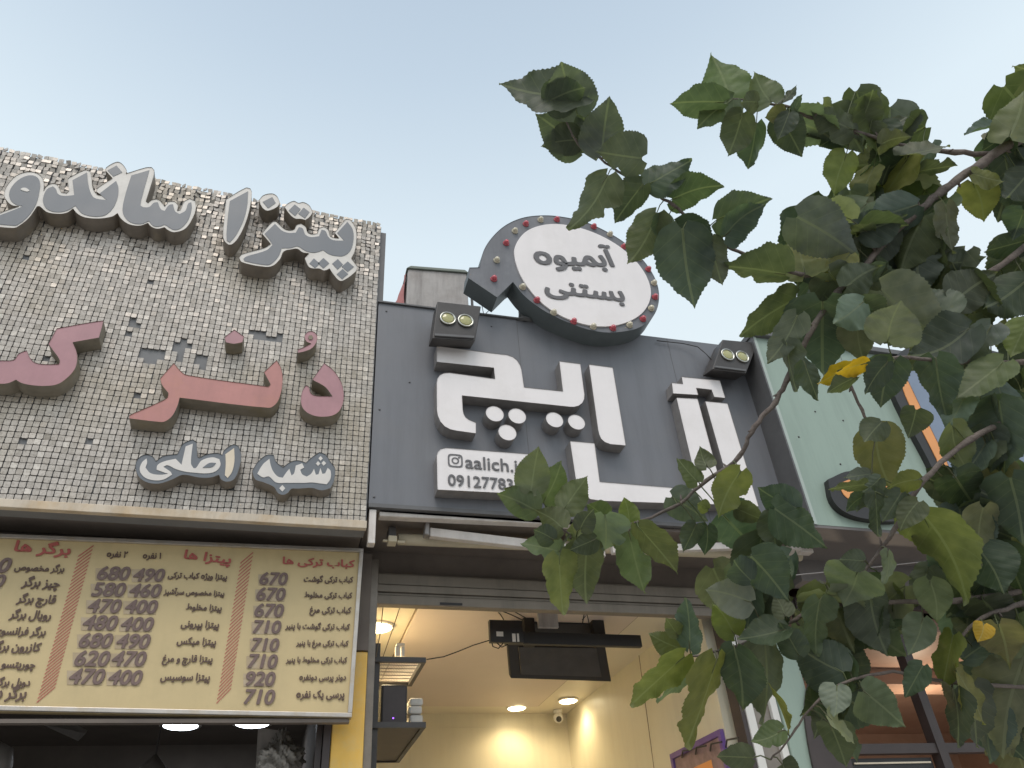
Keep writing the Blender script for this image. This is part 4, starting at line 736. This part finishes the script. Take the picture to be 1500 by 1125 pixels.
# the left shop has no lamp at the pillar; its amber colour carries the glow
# ---------------------------------------------------------------- the mulberry tree
TONE = {0: (.078, .102, .074), 1: (.120, .150, .082), 2: (.195, .215, .085), 3: (.175, .220, .175), 4: (.45, .31, .03), 5: (.150, .158, .098), 6: (.100, .130, .108)}
BR = [
 [(1790, 30, 2.55, 24), (1500, 200, 2.15, 13), (1440, 238, 2.1, 12), (1380, 280, 2.05, 11), (1345, 310, 2.0, 10), (1300, 350, 2.0, 10), (1262, 395, 1.95, 9), (1225, 430, 1.9, 8.5), (1190, 480, 1.85, 8), (1155, 553, 1.8, 7.5), (1135, 590, 1.78, 7), (1105, 625, 1.75, 6.5), (1083, 668, 1.75, 6), (1035, 704, 1.75, 5), (985, 743, 1.75, 4.5), (905, 775, 1.75, 4), (860, 795, 1.75, 3.5), (822, 775, 1.75, 2.5)],
 [(1460, 226, 2.12, 8), (1400, 222, 2.12, 7), (1330, 215, 2.12, 6), (1260, 195, 2.12, 5.5), (1190, 173, 2.12, 4.5), (1150, 155, 2.12, 4), (1075, 145, 2.12, 2.5)],
 [(1262, 395, 1.95, 7), (1180, 402, 1.92, 6), (1095, 375, 1.92, 5), (1040, 345, 1.92, 5), (985, 300, 1.92, 4.5), (955, 283, 1.92, 4), (915, 258, 1.92, 3.5), (870, 225, 1.92, 3), (845, 210, 1.92, 2.5), (815, 140, 1.92, 2)],
 [(1830, 520, 2.0, 18), (1620, 580, 1.8, 12), (1500, 610, 1.7, 9), (1420, 645, 1.65, 8), (1353, 705, 1.6, 7), (1310, 775, 1.6, 6), (1266, 836, 1.6, 4), (1215, 870, 1.6, 3)],
 [(1860, 820, 2.0, 14), (1600, 850, 1.75, 9), (1400, 880, 1.65, 7), (1240, 885, 1.62, 6), (1165, 907, 1.6, 5), (1085, 945, 1.6, 4), (1002, 964, 1.6, 3)],
 [(1880, 1010, 2.0, 12), (1600, 1010, 1.7, 7), (1400, 1000, 1.6, 5), (1290, 985, 1.55, 4), (1204, 1020, 1.5, 3.5), (1165, 1070, 1.5, 3), (1129, 1113, 1.5, 2.5)],
 [(1800, 260, 2.4, 16), (1560, 330, 2.05, 10), (1450, 400, 1.98, 8), (1350, 450, 1.92, 6), (1270, 440, 1.9, 4)],
 [(1830, 480, 2.0, 14), (1600, 520, 1.85, 9), (1500, 530, 1.8, 7), (1400, 530, 1.75, 6), (1315, 525, 1.7, 5), (1245, 545, 1.7, 4), (1262, 600, 1.68, 4), (1283, 640, 1.65, 3)],
 [(1870, 860, 1.95, 12), (1600, 870, 1.7, 8), (1500, 885, 1.65, 7), (1440, 905, 1.6, 5), (1395, 950, 1.6, 4), (1395, 1010, 1.6, 3)],
]
LV = """858,140,731,123,48,0 846,168,822,90,72,6 800,150,858,128,52,0 850,216,784,166,60,6 846,205,793,214,44,0 882,228,893,140,62,6 862,215,850,150,46,0 940,232,872,222,58,0 950,270,1014,234,44,0 890,257,832,337,52,1 942,270,900,327,42,0 962,312,919,387,50,1 985,292,1060,272,46,0 1000,335,1018,452,80,6 1040,352,1058,418,40,6 990,330,1045,380,50,0 978,318,972,388,34,0 1050,322,1130,290,50,0 1062,345,1120,300,40,0
1068,142,1042,80,72,1 1060,150,981,152,42,0 1130,150,1105,106,46,1 1074,145,1021,188,42,1 1088,165,1066,229,46,0 1108,180,1095,248,40,0 1142,172,1175,230,46,6 1145,150,1167,124,14,0 1163,162,1176,138,14,0 1156,165,1139,206,30,0 1110,150,1085,150,30,0 1150,165,1120,172,26,5
1240,225,1221,288,44,2 1262,178,1279,131,42,1 1250,190,1187,160,42,0 1280,190,1330,170,22,0 1290,212,1335,200,32,5 1320,228,1392,214,20,5 1330,232,1255,332,36,2 1280,245,1256,302,34,2 1345,252,1403,243,18,0 1247,322,1190,298,30,3 1270,342,1180,346,24,6 1425,266,1441,326,48,2 1388,290,1325,352,46,1 1425,254,1470,266,24,2 1478,200,1500,132,60,1 1457,184,1412,198,15,6 1480,195,1438,222,42,0 1505,352,1441,369,36,0 1500,308,1483,352,42,0 1385,300,1396,372,34,5 1395,385,1445,376,36,0 1235,190,1200,215,40,0 1290,180,1310,215,40,0 1300,190,1270,215,44,6 1220,180,1180,200,36,0 1510,250,1475,290,46,0 1520,180,1500,240,50,0
1150,402,1053,390,54,1 1165,438,1083,493,54,1 1205,442,1205,548,112,6 1168,462,1123,532,36,0 1152,502,1167,574,28,0 1178,530,1199,587,24,0 1180,402,1163,330,62,2 1245,372,1208,412,34,2 1250,537,1197,562,18,4 1268,532,1222,548,24,4 1255,552,1212,576,26,0 1310,527,1290,598,56,0 1300,530,1268,578,34,0 1283,628,1306,717,62,2 1292,618,1266,648,38,0 1290,425,1390,512,96,3 1265,405,1330,455,70,3 1300,395,1240,440,64,6 1215,400,1262,460,60,6 1340,450,1410,500,60,3 1265,442,1222,474,52,3 1252,450,1332,482,52,0 1505,410,1444,450,60,0 1505,470,1480,524,42,2 1480,590,1450,692,74,6 1415,576,1384,632,36,3 1342,600,1330,642,40,0 1470,530,1400,584,46,1 1255,470,1265,530,48,5 1300,500,1320,440,70,3 1380,470,1330,420,80,6 1400,440,1460,400,60,0 1330,380,1380,420,60,6 1290,370,1330,410,56,1 1230,390,1210,440,50,3 1240,420,1290,390,50,0
1350,752,1417,885,84,2 1256,838,1235,887,78,3 1210,868,1233,953,84,3 1275,872,1301,962,60,0 1432,735,1441,786,46,6 1352,905,1330,960,40,3 1287,858,1326,888,28,2 1265,822,1228,820,30,0 1301,808,1293,857,14,3 1235,985,1160,940,72,0 1265,1012,1328,1066,56,1 1226,1005,1222,1052,40,3 1212,1048,1252,1090,20,3 1441,914,1432,941,26,4 1462,915,1478,976,60,5 1396,930,1380,1012,34,2 1396,1010,1402,1096,42,0 1502,960,1470,1112,88,5 1352,975,1326,1022,30,6 1402,985,1442,1062,24,2 1362,850,1372,912,46,1 1346,702,1300,716,30,2 1266,710,1213,717,18,0 1267,726,1240,750,20,0 1277,694,1236,700,24,6 1282,720,1286,786,18,0 1300,725,1255,750,26,0 1320,722,1292,765,34,0 1345,735,1318,778,36,1 1290,700,1262,722,26,6 1215,1060,1240,1125,44,1 1400,700,1440,760,60,0 1430,800,1470,870,70,0 1480,700,1500,800,70,0 1440,880,1480,940,60,0 1360,830,1340,890,40,0
778,719,789,654,48,1 796,737,823,675,46,1 826,746,861,697,42,1 785,748,728,723,44,1 780,737,738,716,26,0 824,774,783,747,42,1 819,814,825,901,46,2 861,798,859,884,54,1 820,808,762,796,38,1 811,790,782,776,30,0 886,762,860,738,34,1 886,754,886,806,60,3 922,770,914,728,28,2 921,779,944,869,54,1 935,772,993,840,34,1 845,790,840,764,26,1 872,790,834,806,30,0 850,775,870,745,30,0
984,728,1037,764,46,6 1022,706,992,671,28,1 1036,684,1025,653,28,1 1085,690,1052,759,44,2 1020,768,1000,809,30,6 1036,770,1032,813,30,0 1060,755,1116,813,66,6 1080,745,1121,762,30,1 1166,744,1110,714,46,6 1135,745,1213,803,54,0 1140,750,1140,812,42,0 1038,746,1022,738,20,2 1100,815,1156,882,62,0 1100,882,1033,864,50,3 1010,950,1004,875,32,6 1076,930,1044,884,42,2 996,950,950,928,36,1 992,930,975,905,24,1 1002,962,923,1034,32,2 1010,982,963,1031,15,3 1050,966,1005,1096,32,2 1076,950,1088,1041,54,0 1120,935,1118,1063,60,6 1130,1010,1156,1076,12,2 1146,1070,1100,1086,32,1 1102,1110,1050,1108,36,0 1146,1120,1166,1145,42,0 1150,902,1134,870,30,1 1150,922,1080,936,34,0 1100,850,1075,820,40,0 1120,830,1085,870,46,6 1170,960,1140,910,40,0"""
leaves = [tuple(float(q) for q in s.split(',')) for s in LV.split()]
def inside(p, poly):
    r = False; n = len(poly)
    for i in range(n):
        (x1, y1), (x2, y2) = poly[i], poly[i-1]
        if (y1 > p[1]) != (y2 > p[1]) and p[0] < (x2-x1)*(p[1]-y1)/(y2-y1)+x1: r = not r
    return r
FILL = [([(1185, 170), (1240, 165), (1320, 190), (1330, 215), (1260, 225), (1190, 205)], 8), ([(1290, 225), (1340, 225), (1385, 262), (1330, 330), (1260, 390), (1180, 395), (1190, 350), (1250, 300)], 20), ([(1100, 350), (1200, 340), (1300, 335), (1420, 390), (1500, 380), (1500, 520), (1330, 515), (1240, 490), (1140, 465), (1120, 400)], 30),
        ([(1345, 560), (1500, 520), (1500, 1000), (1440, 990), (1405, 890), (1375, 800), (1390, 700), (1410, 640)], 62), ([(1485, 190), (1510, 140), (1510, 330), (1475, 270)], 8), ([(1090, 815), (1135, 835), (1175, 880), (1150, 910), (1070, 890), (1060, 830)], 10),
        ([(1190, 890), (1300, 880), (1310, 950), (1255, 960), (1245, 1080), (1205, 1100), (1195, 980)], 22), ([(1400, 1010), (1500, 1010), (1500, 1125), (1450, 1100)], 14), ([(1500, 100), (1640, 60), (1700, 1100), (1500, 1120)], 60)]
fillers = []
for poly, n in FILL:
    xs = [p[0] for p in poly]; ys = [p[1] for p in poly]; k = 0
    while k < n:
        p = (rnd.uniform(min(xs), max(xs)), rnd.uniform(min(ys), max(ys)))
        if not inside(p, poly): continue
        k += 1; a = rnd.gauss(pi/2, .75); l = rnd.uniform(66, 112)
        fillers.append((p[0]-cos(a)*l/2, p[1]-sin(a)*l/2, p[0]+cos(a)*l/2, p[1]+sin(a)*l/2, l*rnd.uniform(.45, .75), rnd.choice([0, 0, 0, 6, 6, 1, 5, 1])))
tree = thing('mulberry_tree', 'mulberry tree with large serrated leaves reaching in from the right', 'tree', (3.05, 1.15, .13))
tk = MB(); tk.tube([(3.1, 1.2, .10), (3.06, 1.17, .6), (3.0, 1.12, 1.6), (3.0, 1.05, 2.5), (2.95, .98, 3.3), (2.8, .9, 3.9), (2.85, .8, 4.6)], [.13, .105, .095, .085, .07, .05, .03], 14); tk.build('trunk', M['bark'], tree, True)
def nearest(p):
    best = None
    for bi, br in enumerate(BR):
        for i in range(len(br)-1):
            a, b = br[i], br[i+1]; dx, dy = b[0]-a[0], b[1]-a[1]
            t_ = max(0, min(1, ((p[0]-a[0])*dx+(p[1]-a[1])*dy)/(dx*dx+dy*dy))); q = (a[0]+dx*t_, a[1]+dy*t_); d = hypot(p[0]-q[0], p[1]-q[1])
            if best is None or d < best[0]: best = (d, bi, q, a[2]+(b[2]-a[2])*t_)
    return best
class Foliage:
    def __init__(s): s.v = []; s.f = []; s.uv = []; s.tint = []; s.mi = []
HW = [(0, .10), (.015, .25), (.06, .385), (.14, .475), (.25, .505), (.40, .495), (.55, .425), (.68, .325), (.79, .215), (.88, .115), (.95, .044), (1, .0)]
def hw(u):
    for i in range(len(HW)-1):
        if u <= HW[i+1][0]: f = (u-HW[i][0])/(HW[i+1][0]-HW[i][0]); return HW[i][1]+(HW[i+1][1]-HW[i][1])*f
    return 0
NU = 40; VS = (-1, -.82, -.4, 0, .4, .82, 1)
def add_leaf(F, lf, filler):
    bx, by, tx, ty_, wpx, tone = lf; d0, bi, q, dep = nearest((bx, by)); wpx *= 1.11
    dep += rnd.uniform(-.03, .20) if filler else rnd.uniform(-.10, .03)
    Lp = hypot(tx-bx, ty_-by); ratio = .80
    a = atd(bx, by, dep); dz = 0
    if wpx > ratio*Lp*1.02: Lt = min(wpx/ratio, Lp*1.18); dz = sqrt(max(0, Lt*Lt-Lp*Lp))/FPX*dep*rnd.choice((1, 1, -1))*.9; cw_ = 1
    else: cw_ = max(.2, wpx/(ratio*Lp))
    b = atd(tx, ty_, dep+dz) if not dz else atd(tx, ty_, dep)+FW*dz*.0+(atd(tx, ty_, dep+dz)-atd(tx, ty_, dep))
    ax = (b-a); L = ax.length; ax.normalize(); mid = (a+b)/2; view = (mid-CAM).normalized()
    wv = ax.cross(view).normalized(); ang = acos(min(1, cw_))*rnd.choice((-1, 1)); 
    wv = (Matrix.Rotation(ang, 3, ax) @ wv).normalized(); nm = ax.cross(wv).normalized()
    if nm.dot(view) > 0: nm = -nm                                  # nm points to the viewer
    up_s = 1 if nm.z > 0 else -1
    Wd = wpx/FPX*dep/max(cw_, .2)
    fold = rnd.uniform(.03, .28)*(1 if up_s > 0 else -1); bend = rnd.uniform(-.05, .16)*cw_; cup = rnd.uniform(-.35, .45)*rnd.random(); tw = rnd.uniform(-.35, .35); wav = rnd.uniform(.02, .065); ph = rnd.uniform(0, 6); sw = rnd.uniform(-.06, .06)
    asym = rnd.uniform(.88, 1.12); lobe = rnd.random() < .18
    col = Vector(TONE[int(tone)]); j = rnd.uniform(.8, 1.25); col = Vector((col.x*j*rnd.uniform(.9, 1.15), col.y*j, col.z*j*rnd.uniform(.85, 1.15)))
    base = len(F.v); grav = Vector((0, 0, -1))
    for i in range(NU+1):
        u = i/NU; h = hw(u)*Wd
        tooth = 1+rnd.uniform(.012, .034)*(1 if i % 2 else -1)*(1 if .04 < u < .97 else 0)
        for v in VS:
            hs = h*(asym if v > 0 else 2-asym)
            if abs(v) == 1: hs *= tooth
            if lobe and v > 0: hs *= 1-.35*exp(-((u-.45)/.07)**2)
            s = u*L - (.11*L*abs(v)**2*(1-u)**5 if u < .5 else 0) + (.010*L*abs(v) if abs(v) == 1 and i % 2 else 0)
            y = v*hs
            z = fold*abs(y) + cup*abs(y)*abs(v) + .02*L*sin(u*23+ph*2+v*3)*abs(v)**3 + wav*L*sin(u*8+ph+(2 if v > 0 else 0))*abs(v)**2 + .012*L*cos((u-.5*abs(v))*38)*abs(v)*(1-abs(v)*.4)
            y2 = y*cos(tw*u)-z*sin(tw*u); z2 = z*cos(tw*u)+y*sin(tw*u)
            p = a+ax*s+wv*(y2+sw*L*sin(pi*u))+nm*z2+grav*bend*L*(u*u-u)*-1*.0+nm*(-bend*L*4*u*(1-u))
            F.v.append(p); F.uv.append((u, y/L)); F.tint.append(col)
    n = len(VS)
    for i in range(NU):
        for k in range(n-1): F.f.append((base+i*n+k, base+(i+1)*n+k, base+(i+1)*n+k+1, base+i*n+k+1)); F.mi.append(0)
    if d0 < 62:                                                   # petiole
        c = atd(q[0], q[1], nearest(q)[3]); m1 = (a+c)/2+Vector((0, 0, .006))
        T = MB(); T.tube([c, m1, a, a+ax*L*.16], [.0016, .0014, .0013, .0007], 5, cap=False)
        k = len(F.v); F.v += T.v; F.uv += [(0, 0)]*len(T.v); F.tint += [Vector((.11, .13, .055)) if rnd.random() < .6 else Vector((.09, .075, .055))]*len(T.v)
        F.f += [tuple(i+k for i in f) for f in T.f]; F.mi += [0]*len(T.f)
FO = [Foliage() for _ in BR]
for lf in fillers: add_leaf(FO[nearest(lf[:2])[1]], lf, True)
for lf in leaves: add_leaf(FO[nearest(lf[:2])[1]], lf, False)
for bi, br in enumerate(BR):
    pts = [atd(x, y, d) for x, y, d, r in br]; rad = [r/FPX*d/2*1.05 for x, y, d, r in br]
    fine = []; fr_ = []
    for i in range(len(pts)-1):
        p0, p1, p2, p3 = pts[max(0, i-1)], pts[i], pts[i+1], pts[min(len(pts)-1, i+2)]
        for k in range(5):
            t_ = k/5; v = .5*((2*p1)+(p2-p0)*t_+(2*p0-5*p1+4*p2-p3)*t_**2+(3*p1-p0-3*p2+p3)*t_**3)
            fine.append(v+Vector([rnd.gauss(0, .0012) for _ in range(3)])); fr_.append((rad[i]+(rad[i+1]-rad[i])*t_)*(1.25 if k == 0 else rnd.uniform(.93, 1.07)))
    fine.append(pts[-1]); fr_.append(rad[-1])
    mb = MB(); mb.tube(fine, fr_, 9)
    for k in range(6, len(fine)-2, 7):                             # bud spurs
        d = Vector([rnd.uniform(-1, 1) for _ in range(3)]).normalized(); mb.tube([fine[k], fine[k]+d*(fr_[k]+.006), fine[k]+d*(fr_[k]+.013)+Vector((0, 0, .003))], [fr_[k]*.5, .003, .001], 6)
    if br[0][0] > 1700:                                            # join the trunk
        mb.tube([pts[0], pts[0].lerp(Vector((2.97, 1.02, max(.8, min(4.2, pts[0].z-.25)))), .5)+Vector((0, 0, -.03)), (2.97, 1.02, max(.8, min(4.2, pts[0].z-.3)))], [rad[0], rad[0]*1.3, rad[0]*1.7], 9)
    bo = mb.build('branch', M['bark'], tree, True)
    F = FO[bi]
    if not F.v: continue
    me = bpy.data.meshes.new('leaves'); me.from_pydata([v-tree.location for v in F.v], [], F.f); me.materials.append(M['leaf'])
    me.polygons.foreach_set('use_smooth', [True]*len(F.f))
    ca = me.color_attributes.new('tint', 'FLOAT_COLOR', 'POINT')
    ca.data.foreach_set('color', [c for t_ in F.tint for c in (t_.x, t_.y, t_.z, 1)])
    uvl = me.uv_layers.new(name='leaf')
    uvl.data.foreach_set('uv', [c for l in me.loops for c in F.uv[l.vertex_index]])
    me.update(); lo = bpy.data.objects.new('leaves', me); COL.objects.link(lo); lo.parent = bo
